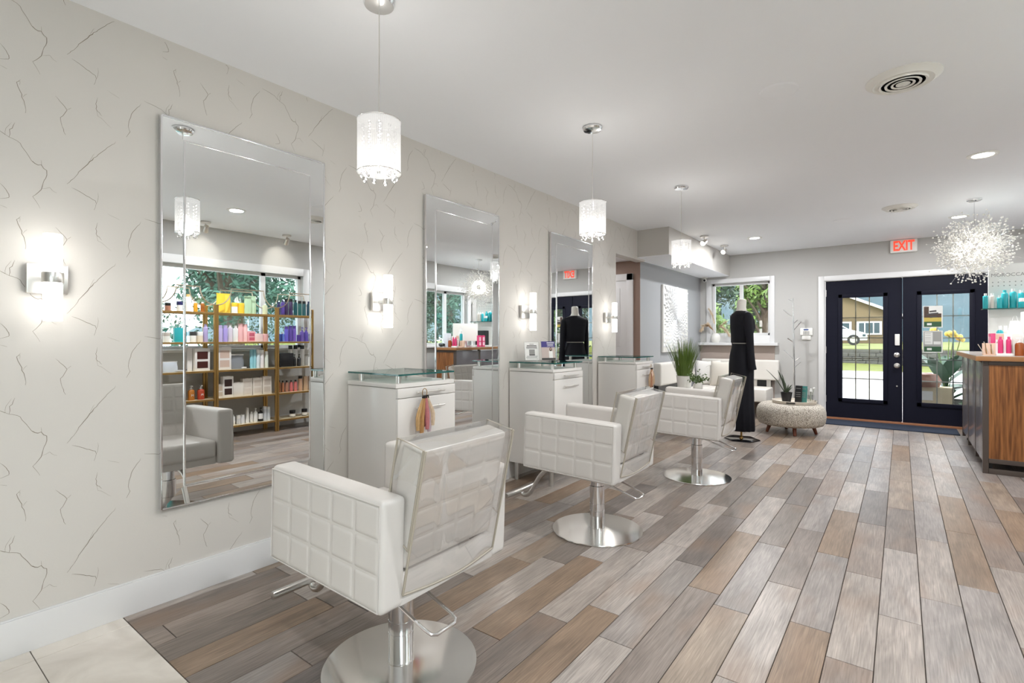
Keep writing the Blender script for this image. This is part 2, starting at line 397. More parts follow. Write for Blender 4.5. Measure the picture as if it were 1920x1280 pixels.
# ---- left wall with marble-veined wallpaper
wl = MB().box(-0.12, 0, YB, 5.57, 0, ZC).box(-0.12, 0, 5.57, 6.43, 2.21, ZC).build('wall_left', 'wallpaper')
struct(wl, 'white wallpapered wall with fine brown marble veins', 'wall')
VE = [  # polylines of one wallpaper repeat, (px, py) read from a 2.667x look, weight
 ([(0,655),(45,685),(100,715),(120,745),(155,800),(175,820),(205,825),(235,855),(230,890),(205,945),(165,985),(200,1040)],1.0),
 ([(205,945),(245,935),(262,950),(285,965)],0.6),([(205,798),(208,825)],0.5),([(75,615),(50,650),(45,685)],0.7),
 ([(580,710),(525,745),(470,790),(430,830),(395,860),(380,880),(335,920)],1.0),([(470,765),(450,800)],0.5),
 ([(355,935),(415,970),(475,1005),(482,1018),(470,1050)],0.9),([(488,965),(490,1000),(482,1018)],0.6),
 ([(100,395),(82,410),(100,455),(112,485),(125,520),(127,565)],0.9),([(112,485),(135,470)],0.5),([(82,410),(102,405),(98,425)],0.5),
 ([(275,480),(315,520),(335,550),(305,590),(310,630),(328,675)],0.9),([(335,550),(355,540)],0.6),
 ([(490,490),(478,520),(482,545),(498,565),(510,580)],0.8),([(482,545),(488,580),(520,605),(555,640)],0.5),
 ([(705,520),(665,560),(645,600),(638,630),(648,660),(632,685)],0.9),
 ([(720,505),(760,525),(805,545),(830,570)],0.7),([(850,520),(832,545),(830,570)],0.5),
 ([(0,215),(30,255),(45,280),(40,297),(0,293)],0.8),([(0,325),(35,345)],0.5),([(540,455),(570,475),(597,492)],0.45),
]
f_, hy, s_, c_ = 960., 633., math.sin(YAW), math.cos(YAW)
def on_wall(px, py):
    u = (px - 960) / f_; v = (hy - py) / f_; t = 2.69 / (s_ - u * c_)
    return t * (c_ + u * s_), 1.21 + t * v
mb = MB()
for poly, wt in VE:
    P = [on_wall(x / 2.667, y / 2.667) for x, y in poly]
    Q = []
    for (a, b), (c2, d) in zip(P, P[1:]):
        n = max(2, int(math.hypot(c2 - a, d - b) / 0.011))
        for i in range(n):
            t = i / n; Q.append((a + (c2 - a) * t + rnd.uniform(-.0022, .0022), b + (d - b) * t + rnd.uniform(-.0022, .0022)))
    Q.append(P[-1])
    nq = len(Q)
    for kc in range(-6, 12):
        for kr in range(-6, 5):
            dy = kc * 0.53; dz = kr * 0.5245 + (0.262 if kc % 2 else 0)
            if not (YB < Q[0][0] + dy < 6.15) or not (0.0 < Q[0][1] + dz < 2.75): continue
            V = []
            for i, (y, z) in enumerate(Q):
                y2, z2 = Q[min(i + 1, nq - 1)]; y1, z1 = Q[max(i - 1, 0)]
                tx, tz = y2 - y1, z2 - z1; l = math.hypot(tx, tz) or 1
                wv = 0.00095 * wt * (0.25 + 0.75 * math.sin(PI * (i + .5) / (nq + .5))) * (0.7 + 0.6 * ((i * 7919) % 10) / 10)
                V += [(0.0005, y + dy - tz / l * wv, z + dz + tx / l * wv), (0.0005, y + dy + tz / l * wv, z + dz - tx / l * wv)]
            F = []
            for i in range(nq - 1):
                zz = V[2 * i][2]; yy = V[2 * i][1]
                if 0.145 < zz < 2.575 and yy < 6.17 and not (yy > 5.56 and zz < 2.22): F.append((2 * i, 2 * i + 1, 2 * i + 3, 2 * i + 2))
            mb.cur = 0 if wt > 0.65 else 1
            mb.add(V, F)
vo = mb.build('vein_print', ['vein', 'vein_faint'], wl, smooth=0, fixn=False); vo['kind'] = 'stuff'
struct(MB().box(0, 0.014, YB, 1.87, 0, 0.139).box(0.0, 0.010, YB, 1.87, 0.139, 0.145).build('baseboard_left', 'trim_white', bevel=0.003), 'tall white baseboard along the veined wallpaper wall', 'baseboard')
bb = struct(MB().box(0, 0.014, 2.335, 3.48, 0, 0.139).box(0, 0.014, 3.945, 5.09, 0, 0.139).build('baseboard_left', 'trim_white', bevel=0.003), 'white baseboard pieces between the white styling cabinets', 'baseboard')
# ---- alcove, hallway, soffit
wa = MB().box(-0.19, -0.07, 6.446, YF, 0, 2.235).build('wall_alcove', 'grey_paint'); struct(wa, 'cool grey painted wall behind the carved panel', 'wall')
wh = MB(); wh.box(-1.7, -0.07, 6.43, 6.445, 0, 2.239).box(-1.7, -.2, 6.445, 6.55, 0, 2.4).build('wall_hallway', 'brown_paint')
struct(bpy.data.objects['wall_hallway'], 'brown painted hallway wall around a white door', 'wall')
struct(MB().box(-1.7, -0.12, 5.45, 5.57, 0, 2.4).box(-1.82, -1.7, 5.45, 6.55, 0, 2.4).build('wall_hallway_side', 'brown_paint'), 'brown inner walls of the short hallway', 'wall')
struct(MB().box(-1.7, -0.12, 5.57, 6.43, 2.24, 2.3).build('ceiling_hallway', 'ceiling_paint'), 'low white ceiling over the hallway opening', 'ceiling')
so = MB(); so.cur = 0; so.box(-0.07, 0.412, 6.19, YF, 2.24, ZC); so.cur = 1; so.box(-0.07, 0.410, 6.192, YF, 2.236, 2.24)
struct(so.build('wall_soffit', ['soffit_paint', 'ceiling_paint'], smooth=0), 'taupe boxed soffit with white underside above the alcove', 'soffit')
hd = struct(bpy.data.objects.new('door_3', None), 'white panelled hallway door in a white frame', 'door'); col.objects.link(hd); hd.location = (0, 6.43, 0)
MB().box(-0.25, -0.16, -0.025, 0, 0, 2.07).box(-1.25, -0.16, -0.025, 0, 1.98, 2.07).box(-1.25, -1.16, -0.025, 0, 0, 1.98).build('door_frame', 'trim_white', hd, bevel=0.004)
lf = MB().box(-1.16, -0.25, -0.012, 0, 0.01, 1.98).build('door_leaf', 'trim_white', hd)
MB().box(-1.06, -0.35, -0.018, -0.012, 1.1, 1.88).box(-1.06, -0.35, -0.018, -0.012, 0.2, 0.98).build('raised_panel', 'trim_white', lf, bevel=0.004)
# ---- far wall with window and doors
DX0, DX1, DZ = 1.765, 3.635, 2.06
WX0, WX1, WZ0, WZ1 = 0.115, 1.02, 1.25, 2.125
fw = MB()
fw.box(-0.19, WX0, YF, YF + .15, 0, ZC).box(WX0, WX1, YF, YF + .15, 0, WZ0).box(WX0, WX1, YF, YF + .15, WZ1, ZC)
fw.box(WX1, DX0, YF, YF + .15, 0, ZC).box(DX0, DX1, YF, YF + .15, DZ, ZC).box(DX1, XR + .15, YF, YF + .15, 0, ZC)
struct(fw.build('wall_far', 'wall_paint'), 'warm white painted far wall with window and double doors', 'wall')
struct(MB().box(-0.07, 1.09, YF - 0.012, YF, 0, 1.085).build('wall_far_panel', 'taupe_paint'), 'taupe painted wall panel under the far window sill', 'wall')
struct(MB().box(1.10, 1.685, YF - .014, YF, 0, .139).build('baseboard_far', 'trim_white', bevel=.003), 'white baseboard on the far wall beside the doors', 'baseboard')
struct(MB().box(DX0 - .075, DX0, YF - .02, YF, 0, DZ + .075).box(DX1, DX1 + .075, YF - .02, YF, 0, DZ + .075).box(DX0, DX1, YF - .02, YF, DZ, DZ + .075)
       .build('trim_1', 'trim_white', bevel=.004), 'white casing around the dark double doors', 'trim')
# window in far wall
w1 = struct(bpy.data.objects.new('window_1', None), 'white framed sliding window above the sofa looking onto green trees', 'window'); col.objects.link(w1)
MB().box(.036, WX0, YF - .022, YF, 1.13, 2.195).box(WX1, 1.09, YF - .022, YF, 1.13, 2.195).box(WX0, WX1, YF - .022, YF, WZ1, 2.195).box(WX0, WX1, YF - .022, YF, 1.13, WZ0).build('casing', 'trim_white', w1, bevel=.004)
yf = YF + .07
MB().box(WX0, WX0 + .04, yf, yf + .06, WZ0, WZ1).box(WX1 - .04, WX1, yf, yf + .06, WZ0, WZ1).box(WX0, WX1, yf, yf + .06, WZ1 - .04, WZ1).box(WX0, WX1, yf, yf + .06, WZ0, WZ0 + .04).build('window_frame', 'trim_white', w1, bevel=.003)
MB().box(.545, .60, yf + .005, yf + .05, WZ0, WZ1).build('meeting_stile', 'trim_white', w1, bevel=.003)
MB().box(WX0 + .04, .57, yf + .025, yf + .031, WZ0 + .04, WZ1 - .04).build('pane', 'pane_tinted', w1)
MB().box(.57, WX1 - .04, yf + .035, yf + .041, WZ0 + .04, WZ1 - .04).build('pane', 'pane_tinted', w1)
MB().box(-0.07, 1.15, YF - .12, YF, 1.085, 1.13).build('window_sill', 'trim_white', w1, bevel=.006)
# ---- double doors
def make_door(name, x0, x1, label, right):
    d = bpy.data.objects.new(name, None); col.objects.link(d); struct(d, label, 'door'); d.location = (x0, YF + .02, 0.028)
    W = x1 - x0; H = 2.025; gx0, gx1 = 0.205, W - 0.205; gz0, gz1 = 0.285, 1.775
    MB().box(0, gx0, 0, .045, 0, H).box(gx1, W, 0, .045, 0, H).box(gx0, gx1, 0, .045, 0, gz0).box(gx0, gx1, 0, .045, gz1, H).build('door_leaf', 'door_navy', d)
    m = MB()
    for a, b, e, g in ((gx0 - .05, gx0 + .006, gz0 - .05, gz1 + .05), (gx1 - .006, gx1 + .05, gz0 - .05, gz1 + .05)): m.box(a, b, -.014, .0, e, g)
    for e, g in ((gz0 - .05, gz0 + .006), (gz1 - .006, gz1 + .05)): m.box(gx0 - .05, gx1 + .05, -.014, 0, e, g)
    m.build('glazing_frame', 'door_navy', d, bevel=.006)
    nx, nz = 3, 5
    for i in range(nx):
        for k in range(nz):
            a = gx0 + (gx1 - gx0) * i / nx; b = gx0 + (gx1 - gx0) * (i + 1) / nx; e = gz0 + (gz1 - gz0) * k / nz; g = gz0 + (gz1 - gz0) * (k + 1) / nz
            MB().box(a, b, .018, .024, e, g).build('pane', 'pane_tinted', d)
    bar = 'nickel' if right else 'champagne'
    for i in range(1, nx): MB().box(gx0 + (gx1 - gx0) * i / nx - .007, gx0 + (gx1 - gx0) * i / nx + .007, .0245, .032, gz0, gz1).build('muntin', bar, d)
    for k in range(1, nz): MB().box(gx0, gx1, .0245, .0318, gz0 + (gz1 - gz0) * k / nz - .007, gz0 + (gz1 - gz0) * k / nz + .007).build('muntin', bar, d)
    for z in (.22, .95, 1.80):
        MB().cyl((0 if not right else W, -.004, z), (0 if not right else W, -.004, z + .1), .008, n=8).build('hinge', 'nickel', d)
    return d, W
dl, W = make_door('door_1', 1.785, 2.692, 'navy glazed entrance door leaf on the left with lock and knob', False)
dr, W2 = make_door('door_2', 2.704, 3.615, 'navy glazed entrance door leaf on the right with two posters', True)
MB().box(W - .075, W - .02, -.022, 0, 1.075, 1.235).build('access_keypad', 'white_plastic', dl, bevel=.006)
MB().lathe([(.0, 0), (.034, 0), (.034, .014), (.022, .022), (0, .022)], 20).build('deadbolt', 'nickel', dl, loc=(W - .052, 0, .94)).rotation_euler = (PI / 2, 0, 0)
MB().lathe([(.0, 0), (.035, 0), (.035, .008), (.014, .014), (.013, .035), (.028, .048), (.030, .06), (.02, .07), (0, .072)], 20).build('door_knob', 'nickel', dl, loc=(W - .052, 0, .79)).rotation_euler = (PI / 2, 0, 0)
MB().lathe([(.0, 0), (.012, 0), (.009, .012), (0, .014)], 12).build('door_viewer', 'nickel', dl, loc=(W - .052, 0, .5)).rotation_euler = (PI / 2, 0, 0)
MB().box(W - .004, W + .010, -.012, 0.0, 0.005, 2.02).build('astragal', 'door_navy', dl)
struct(MB().box(DX0, DX1, YF - .03, YF + .13, 0, .028).build('trim_2', 'copper_sill', bevel=.004), 'copper coloured threshold under the double doors', 'threshold')
struct(MB().box(DX0 - .0, 1.783, YF, YF + .14, .028, DZ).box(3.617, DX1, YF, YF + .14, .028, DZ).box(1.783, 3.617, YF, YF + .14, 2.054, DZ).build('trim_3', 'trim_white'), 'white jambs of the double doors', 'trim')
# ---- right wall (seen in the mirrors) with two windows, plus one added unseen for daylight
AY0, AY1, BY0, BY1, RZ0, RZ1 = 1.25, 4.03, 6.1, 7.52, 1.07, 2.09
CY0, CY1, CZ0 = -2.5, -0.2, 0.25  # opening of the added window, out of view
rw = MB()
for a, b in ((YB, CY0), (CY1, AY0), (AY1, BY0), (BY1, YF)): rw.box(XR, XR + .15, a, b, 0, ZC)
for a, b, zz in ((CY0, CY1, CZ0), (AY0, AY1, RZ0), (BY0, BY1, RZ0)): rw.box(XR, XR + .15, a, b, 0, zz).box(XR, XR + .15, a, b, RZ1, ZC)
struct(rw.build('wall_right', 'wall_paint'), 'warm white window wall behind the gold shelves', 'wall')
struct(MB().box(-.12, XR + .15, YB - .15, YB, 0, ZC).build('wall_back', 'wall_paint'), 'plain warm white wall behind the camera', 'wall')
struct(MB().box(XR - .014, XR, YB, YF, 0, .139).build('baseboard_right', 'trim_white', bevel=.003), 'white baseboard along the window wall', 'baseboard')
def side_window(name, y0, y1, mull, label, RZ0=RZ0):
    o = bpy.data.objects.new(name, None); col.objects.link(o); struct(o, label, 'window')
    MB().box(XR - .02, XR, y0 - .09, y0, RZ0 - .1, RZ1 + .1).box(XR - .02, XR, y1, y1 + .09, RZ0 - .1, RZ1 + .1).box(XR - .02, XR, y0, y1, RZ1, RZ1 + .1).build('casing', 'trim_white', o, bevel=.004)
    MB().box(XR - .06, XR + .05, y0 - .1, y1 + .1, RZ0 - .035, RZ0).build('window_sill', 'trim_white', o, bevel=.004)
    xf = XR + .07
    MB().box(xf, xf + .06, y0, y0 + .04, RZ0, RZ1).box(xf, xf + .06, y1 - .04, y1, RZ0, RZ1).box(xf, xf + .06, y0, y1, RZ1 - .04, RZ1).box(xf, xf + .06, y0, y1, RZ0, RZ0 + .04).build('window_frame', 'trim_white', o)
    e = [y0 + .04] + mull + [y1 - .04]
    for m_ in mull: MB().box(xf, xf + .05, m_ - .03, m_ + .03, RZ0, RZ1).build('mullion', 'trim_white', o)
    for a, b in zip(e, e[1:]): MB().box(xf + .03, xf + .036, a, b, RZ0 + .04, RZ1 - .04).build('pane', 'pane_teal', o)
side_window('window_2', AY0, AY1, [2.46, 3.49], 'wide white framed window behind the gold product shelves')
side_window('added_window', CY0, CY1, [-1.35], 'tall unseen window added for daylight in the wall beside the camera', CZ0)  # unseen window, added to bring more daylight into the room
side_window('window_3', BY0, BY1, [6.98], 'white framed window behind the reception desk')

def portal(loc, sx, sy, d):
    L = bpy.data.lights.new('daylight_portal', 'AREA'); L.shape = 'RECTANGLE'; L.size = sx; L.size_y = sy; L.cycles.is_portal = True
    o = bpy.data.objects.new('daylight_portal', L); col.objects.link(o); o.location = loc; o.rotation_euler = Vector(d).to_track_quat('-Z', 'Z').to_euler()
for a, b, zz in ((CY0, CY1, CZ0), (AY0, AY1, RZ0), (BY0, BY1, RZ0)): portal((XR + .12, (a + b) / 2, (zz + RZ1) / 2), b - a, RZ1 - zz, (-1, 0, 0))
portal((2.7, YF + .1, 1.05), 1.7, 1.6, (0, -1, 0)); portal((.57, YF + .14, 1.69), .9, .87, (0, -1, 0))

# ================================================================== CEILING FITTINGS AND LAMPS
def downlight(x, y, label, z=None):
    t = thing('recessed_ceiling_light', label, 'ceiling light', (x, y, z or ZC), group='recessed ceiling lights')
    MB().lathe([(.062, -.001), (.066, -.006), (.092, -.005), (.094, 0), (.062, 0)], 28).build('trim_ring', 'white_plastic', t)
    MB().lathe([(0, -.002), (.062, -.002), (.062, 0), (0, 0)], 28).build('lens', 'lens_glow', t)
    L = bpy.data.lights.new('lamp', 'AREA'); L.shape = 'DISK'; L.size = .13; L.energy = LAMP_W if z is None else 4.0; L.color = (.97, .98, 1)
    o = bpy.data.objects.new('lamp_light', L); col.objects.link(o); o.parent = t; o.location = (0, 0, -.008)
for x, y, l in ((3.176, 5.187, 'glowing recessed ceiling light between the two round vents, right of the chairs'), (3.209, 7.673, 'glowing recessed ceiling light just behind the crystal chandelier'),
                (1.086, 7.616, 'glowing recessed ceiling light above the black dressed mannequin'), (3.06, 2.59, 'glowing recessed ceiling light seen only in the nearest mirror'),
                (3.06, 0.0, 'recessed ceiling light above the camera'),
                ):
    downlight(x, y, l)
downlight(-.75, 5.95, 'unseen ceiling light added to brighten the short hallway', 2.24)  # unseen lamp, added because the hallway came out dark
def vent(x, y, r, label):
    t = thing('round_ceiling_vent', label, 'vent', (x, y, ZC), group='round ceiling vents')
    k = r / .16
    MB().lathe([(.118 * k, -.022), (.128 * k, -.026), (.16 * k, -.004), (.16 * k, 0), (.118 * k, 0)], 40).build('flange', 'white_plastic', t)
    MB().lathe([(0, -.001), (.119 * k, -.001), (.119 * k, 0), (0, 0)], 32).build('duct', 'black_plastic', t)
    for a, z in ((.040, -.030), (.066, -.030), (.092, -.028)):
        MB().lathe([(a * k, z), ((a + .010) * k, z - .004), ((a + .016) * k, z + .014), ((a + .006) * k, z + .016), (a * k, z)], 36).build('louvre_ring', 'white_plastic', t)
    MB().lathe([(0, -.034), (.03 * k, -.032), (.034 * k, -.02), (0, -.02)], 24).build('hub', 'white_plastic', t)
    for q in range(4):
        a = q * PI / 2 + .3
        MB().cyl((.02 * k * math.cos(a), .02 * k * math.sin(a), -.014), (.12 * k * math.cos(a), .12 * k * math.sin(a), -.012), .004, n=6).build('spoke', 'white_plastic', t)
vent(2.697, 3.405, .165, 'large round white ceiling vent with dark slots, nearest the camera')
vent(2.677, 6.734, .155, 'round ceiling vent further back near the chandelier')
for x, y, l in ((2.148, 3.157, 'flat round white disc set in the ceiling left of the near vent'), (2.145, 7.096, 'small faint round ceiling disc further back')):
    tag(MB().lathe([(0, -.006), (.088, -.006), (.096, -.004), (.1, 0), (0, 0)], 36).build('ceiling_speaker', 'ceiling_paint', loc=(x, y, ZC)), l, 'speaker', 'flush ceiling speakers')
def spot(x, y, aim, label):
    t = thing('ceiling_spotlight', label, 'spotlight', (x, y, ZC), group='small ceiling spotlights')
    MB().lathe([(0, 0), (.055, 0), (.055, -.018), (.05, -.022), (0, -.022)], 24).build('canopy', 'nickel', t)
    MB().cyl((0, 0, -.02), (0, 0, -.06), .007, n=10).build('stem', 'nickel', t)
    d = Vector(aim).normalized(); p = Vector((0, 0, -.085))
    h = MB().cyl(p - d * .045, p + d * .04, .024, .034, 20).build('lamp_head', 'nickel', t)
    MB().cyl(p + d * .0402, p + d * .043, .03, .03, 18).build('bulb', 'bulb_glow', h)
    L = bpy.data.lights.new('spot', 'SPOT'); L.energy = 9; L.spot_size = 1.5; L.spot_blend = .9; L.shadow_soft_size = .03; L.color = (1, .93, .82)
    o = bpy.data.objects.new('spot_light', L); col.objects.link(o); o.parent = t; o.location = p + d * .05; o.rotation_euler = d.to_track_quat('-Z', 'Y').to_euler()
spot(0.58, 7.05, (-.35, -.75, -.55), 'small bright ceiling spotlight beside the soffit, nearer one')
spot(0.60, 7.95, (-.2, -.8, -.5), 'small bright ceiling spotlight beside the soffit, nearer the far window')
spot(3.9, 2.62, (.75, .1, -.6), 'ceiling spotlight washing the wall above the gold shelves, nearer one')
spot(3.9, 3.62, (.75, .1, -.6), 'ceiling spotlight washing the wall above the gold shelves, further one')

def pendant(x, y, label):
    t = thing('pendant_lamp', label, 'pendant lamp', (x, y, ZC), group='crystal pendant lamps over the styling chairs')
    MB().lathe([(0, 0), (.062, 0), (.064, -.012), (.058, -.022), (.02, -.026), (0, -.026)], 32).build('canopy', 'chrome', t)
    MB().tube([(0, 0, -.024), (.001, 0, -.2), (-.001, 0, -.36), (0, 0, -.52)], .0022, 6).build('cord', 'nickel', t)
    st, sb, r = -.49, -.70, .086
    sh = MB().lathe([(r, sb), (r, st)], 48).build('shade', 'organza', t, fixn=False)
    sh.data.polygons[-1]; 
    bm = bmesh.new(); bm.from_mesh(sh.data)
    bmesh.ops.delete(bm, geom=[f for f in bm.faces if len(f.verts) > 4], context='FACES'); bm.to_mesh(sh.data); bm.free()
    for z in (st, sb): MB().tube([(r * math.cos(a * PI / 20), r * math.sin(a * PI / 20), z) for a in range(40)], .002, 6, closed=True).build('shade_ring', 'chrome', sh)
    MB().cyl((0, 0, st + .004), (0, 0, st - .05), .014, n=12).build('socket', 'chrome', t)
    MB().lathe([(.012, st - .004), (r - .002, st - .004)], 40).build('added_diffuser', 'organza', sh, fixn=False)  # disc added to keep the bulb from making a bright ceiling spot
    gz = sh.children[-1].data; bm = bmesh.new(); bm.from_mesh(gz); bmesh.ops.delete(bm, geom=[f for f in bm.faces if len(f.verts) > 4], context='FACES'); bm.to_mesh(gz); bm.free()
    MB().ico((0, 0, -.615), (.022, .022, .034), 2).build('bulb', 'bulb_glow', t)
    k = MB()
    for i in range(10):
        a = 2 * PI * i / 10; px, py = .066 * math.cos(a), .066 * math.sin(a)
        for j in range(9): k.ico((px, py, st - .03 - j * .021), .0075, 0)
    k.build('bead_strings', 'crystal', t)['kind'] = 'stuff'
    for i in range(9):
        a = 2 * PI * i / 9; px, py = .066 * math.cos(a), .066 * math.sin(a); z = sb - .018 - .006 * (i % 2)
        d = MB().ico((px, py, z), (.0095, .0095, .012), 1); d.cyl((px, py, z + .01), (px, py, sb + .01), .0012, n=5)
        d.build('crystal_drop', 'crystal', t)
    L = bpy.data.lights.new('pendant', 'POINT'); L.energy = 10; L.shadow_soft_size = .06; L.color = (1, .96, .9)
    o = bpy.data.objects.new('pendant_light', L); col.objects.link(o); o.parent = t; o.location = (0, 0, -.66)
pendant(1.0, 1.33, 'white drum crystal pendant lamp nearest the camera')
pendant(1.09, 2.97, 'white drum crystal pendant lamp over the middle styling chair')
pendant(1.10, 4.63, 'white drum crystal pendant lamp furthest from the camera, before the soffit')

def chandelier(x, y):
    t = thing('crystal_chandelier', 'round spray chandelier of tiny white crystals over the reception desk', 'chandelier', (x, y, ZC))
    MB().lathe([(0, 0), (.06, 0), (.06, -.014), (.05, -.02), (0, -.02)], 28).build('canopy', 'chrome', t)
    cz = -.485
    MB().cyl((0, 0, -.018), (0, 0, cz), .004, n=8).build('rod', 'chrome', t)
    MB().ico((0, 0, cz), .045, 2).build('core', 'chrome', t)
    r2 = random.Random(5); st = MB(); bd = MB()
    n = 130
    for i in range(n):
        z = 1 - 2 * (i + .5) / n; a = i * 2.39996; q = math.sqrt(1 - z * z)
        d = Vector((q * math.cos(a), q * math.sin(a), z)) + Vector([r2.uniform(-.12, .12) for _ in range(3)]); d.normalize()
        ln = r2.uniform(.22, .345); mid = d * ln * .55
        st.cyl(Vector((0, 0, cz)), Vector((0, 0, cz)) + mid, .0011, n=4, caps=False)
        for j in range(12):
            e = d * (ln * r2.uniform(.55, 1.08)) + Vector([r2.uniform(-.07, .07) for _ in range(3)])
            e.z *= .93
            st.cyl(Vector((0, 0, cz)) + mid, Vector((0, 0, cz)) + e, .0008, n=3, caps=False)
            bd.ico(Vector((0, 0, cz)) + e, r2.uniform(.0065, .0095), 0)
    st.build('stems', 'chrome', t, fixn=False)['kind'] = 'stuff'
    bd.build('crystal_beads', 'bead', t, smooth=60, fixn=False)['kind'] = 'stuff'
    for i in range(7):
        a = 2 * PI * i / 7; zz = (-.06, .05, 0)[i % 3]
        MB().ico((.12 * math.cos(a), .12 * math.sin(a), cz + zz), .014, 1).build('bulb', 'bulb_soft', t)
mat('bead', C(240, 238, 232), 0.15, spec=0.8)
chandelier(3.264, 6.79)
L_ = bpy.data.lights.new('chandelier', 'POINT'); L_.energy = 5; L_.shadow_soft_size = .12; L_.color = (1, .95, .86)
o_ = bpy.data.objects.new('chandelier_light', L_); col.objects.link(o_); o_.parent = bpy.data.objects['crystal_chandelier']; o_.location = (0, 0, -.485)

# ================================================================== MIRRORS, WALL LAMPS
def wall_mirror(yc, label):
    t = thing('wall_mirror', label, 'mirror', (0, yc, .43), group='tall frameless wall mirrors')
    W, H, b = .41, 1.79, .092
    MB().box(.002, .022, -W, W, 0, H).build('backing', 'mirror_edge', t)
    iy, z0, z1 = W - b, b, H - b
    MB().box(.0215, .0300, -iy, iy, z0, z1).build('mirror_panel', 'mirror', t, smooth=0)
    xo, xi = .0235, .0252
    for q in (((-W, 0), (W, 0), (iy, z0), (-iy, z0)), ((W, 0), (W, H), (iy, z1), (iy, z0)), ((W, H), (-W, H), (-iy, z1), (iy, z1)), ((-W, H), (-W, 0), (-iy, z0), (-iy, z1))):
        V = [(xo, *q[0]), (xo, *q[1]), (xi, *q[2]), (xi, *q[3])] + [(.0216, *p) for p in q]
        MB().add(V, [(0, 1, 2, 3), (7, 6, 5, 4), (0, 4, 5, 1), (1, 5, 6, 2), (2, 6, 7, 3), (3, 7, 4, 0)]).build('bevelled_strip', 'mirror', t, smooth=0)
    m = MB(); e = .004
    for s in (-1, 1): m.box(.0225, .0325, s * iy - e, s * iy + e, z0 - e, z1 + e)
    for z in (z0, z1): m.box(.0225, .0324, -iy, iy, z - e, z + e)
    m.build('chrome_bead', 'chrome', t, bevel=.002)
    m = MB()
    for s in (-1, 1): m.box(.002, .0265, s * W - .004, s * W + .004, 0, H)
    for z in (0, H): m.box(.002, .0264, -W, W, z - .004, z + .004)
    m.build('edge_trim', 'chrome', t, bevel=.0015)
wall_mirror(1.295, 'tall frameless wall mirror nearest the camera, reflecting the product shelves')
wall_mirror(2.916, 'tall frameless wall mirror in the middle, reflecting the reception desk')
wall_mirror(4.535, 'tall frameless wall mirror furthest away, reflecting the black dressed mannequin')

def sconce(y, label):
    t = thing('wall_sconce', label, 'wall lamp', (0, y, 1.44), group='double tube wall lamps')
    MB().box(0.002, .03, -.062, .062, -.058, .058).build('backplate', 'nickel', t, bevel=.005)
    MB().box(.03, .115, -.016, .016, -.009, .009).build('arm', 'nickel', t, bevel=.003)
    MB().cyl((.105, 0, -.02), (.105, 0, .02), .0335, n=28).build('collar', 'nickel', t, bevel=.003)
    MB().box(.139, .146, -.032, .032, -.056, .056).build('front_plate', 'nickel', t, bevel=.002) if False else None
    for s in (-1, 1):
        z0, z1 = sorted((s * .021, s * .166))
        MB().cyl((.105, 0, z0), (.105, 0, z1), .029, n=28).build('glass_tube', 'tube_glow', t, bevel=.003)
for y, l in ((.496, 'lit double tube wall lamp left of the nearest mirror'), (2.105, 'lit double tube wall lamp above the nearest white cabinet'),
             (3.707, 'lit double tube wall lamp above the cabinet with two sign cards'), (5.318, 'lit double tube wall lamp above the furthest white cabinet')): sconce(y, l)

# ================================================================== STYLING STATIONS
def station(yc, label):
    t = thing('styling_cabinet', label, 'cabinet', (0.015, yc, 0), group='white styling cabinets with glass tops')
    W, D = .2275, .44
    MB().box(0.0, D, -W, W, .15, .925).build('carcass', 'white_lacquer', t, bevel=.002)
    MB().box(0.0, D + .006, -W - .004, W + .004, .928, .952).build('cabinet_top', 'white_lacquer', t, bevel=.003)
    MB().box(0, D - .02, -W + .01, W - .01, .9245, .9285).build('shadow_gap', 'gap_dark', t)
    for z0, z1, zh in ((.872, .925, .898), (.52, .868, .81), (.155, .516, .46)):
        d = MB().box(D, D + .018, -W, W, z0, z1).build('drawer' if z0 > .8 else 'cabinet_door', 'white_lacquer', t, bevel=.002)
        h = MB().cyl((D + .045, -.11, zh), (D + .045, .11, zh), .005, n=10)
        for s in (-.085, .085): h.cyl((D + .017, s, zh), (D + .045, s, zh), .004, n=8)
        h.build('bar_handle', 'nickel', d)
    for x in (.05, D - .04):
        for y in (-W + .04, W - .04): MB().cyl((x, y, 0), (x, y, .152), .02, n=18).build('leg', 'brushed', t)
    for x in (.07, D - .03):
        for y in (-W + .045, W - .045): MB().cyl((x, y, .95), (x, y, .996), .0155, n=18).build('glass_standoff', 'nickel', t)
    g = MB().box(-.005, D + .018, -W + .005, W - .008, .996, 1.006).build('glass_shelf', 'glass_top', t)
    MB().box(-.0055, D + .0185, -W + .0042, -W + .0052, .9962, 1.0058).box(-.0055, D + .0187, W - .0082, W - .0072, .9962, 1.0058).box(D + .0178, D + .019, -W + .0042, W - .0072, .9962, 1.0058).build('glass_edge', 'glass_edge', g)
station(2.10, 'white styling cabinet with glass top nearest the camera')
station(3.71, 'white styling cabinet with glass top carrying two sign cards')
station(5.32, 'white styling cabinet with glass top furthest from the camera')

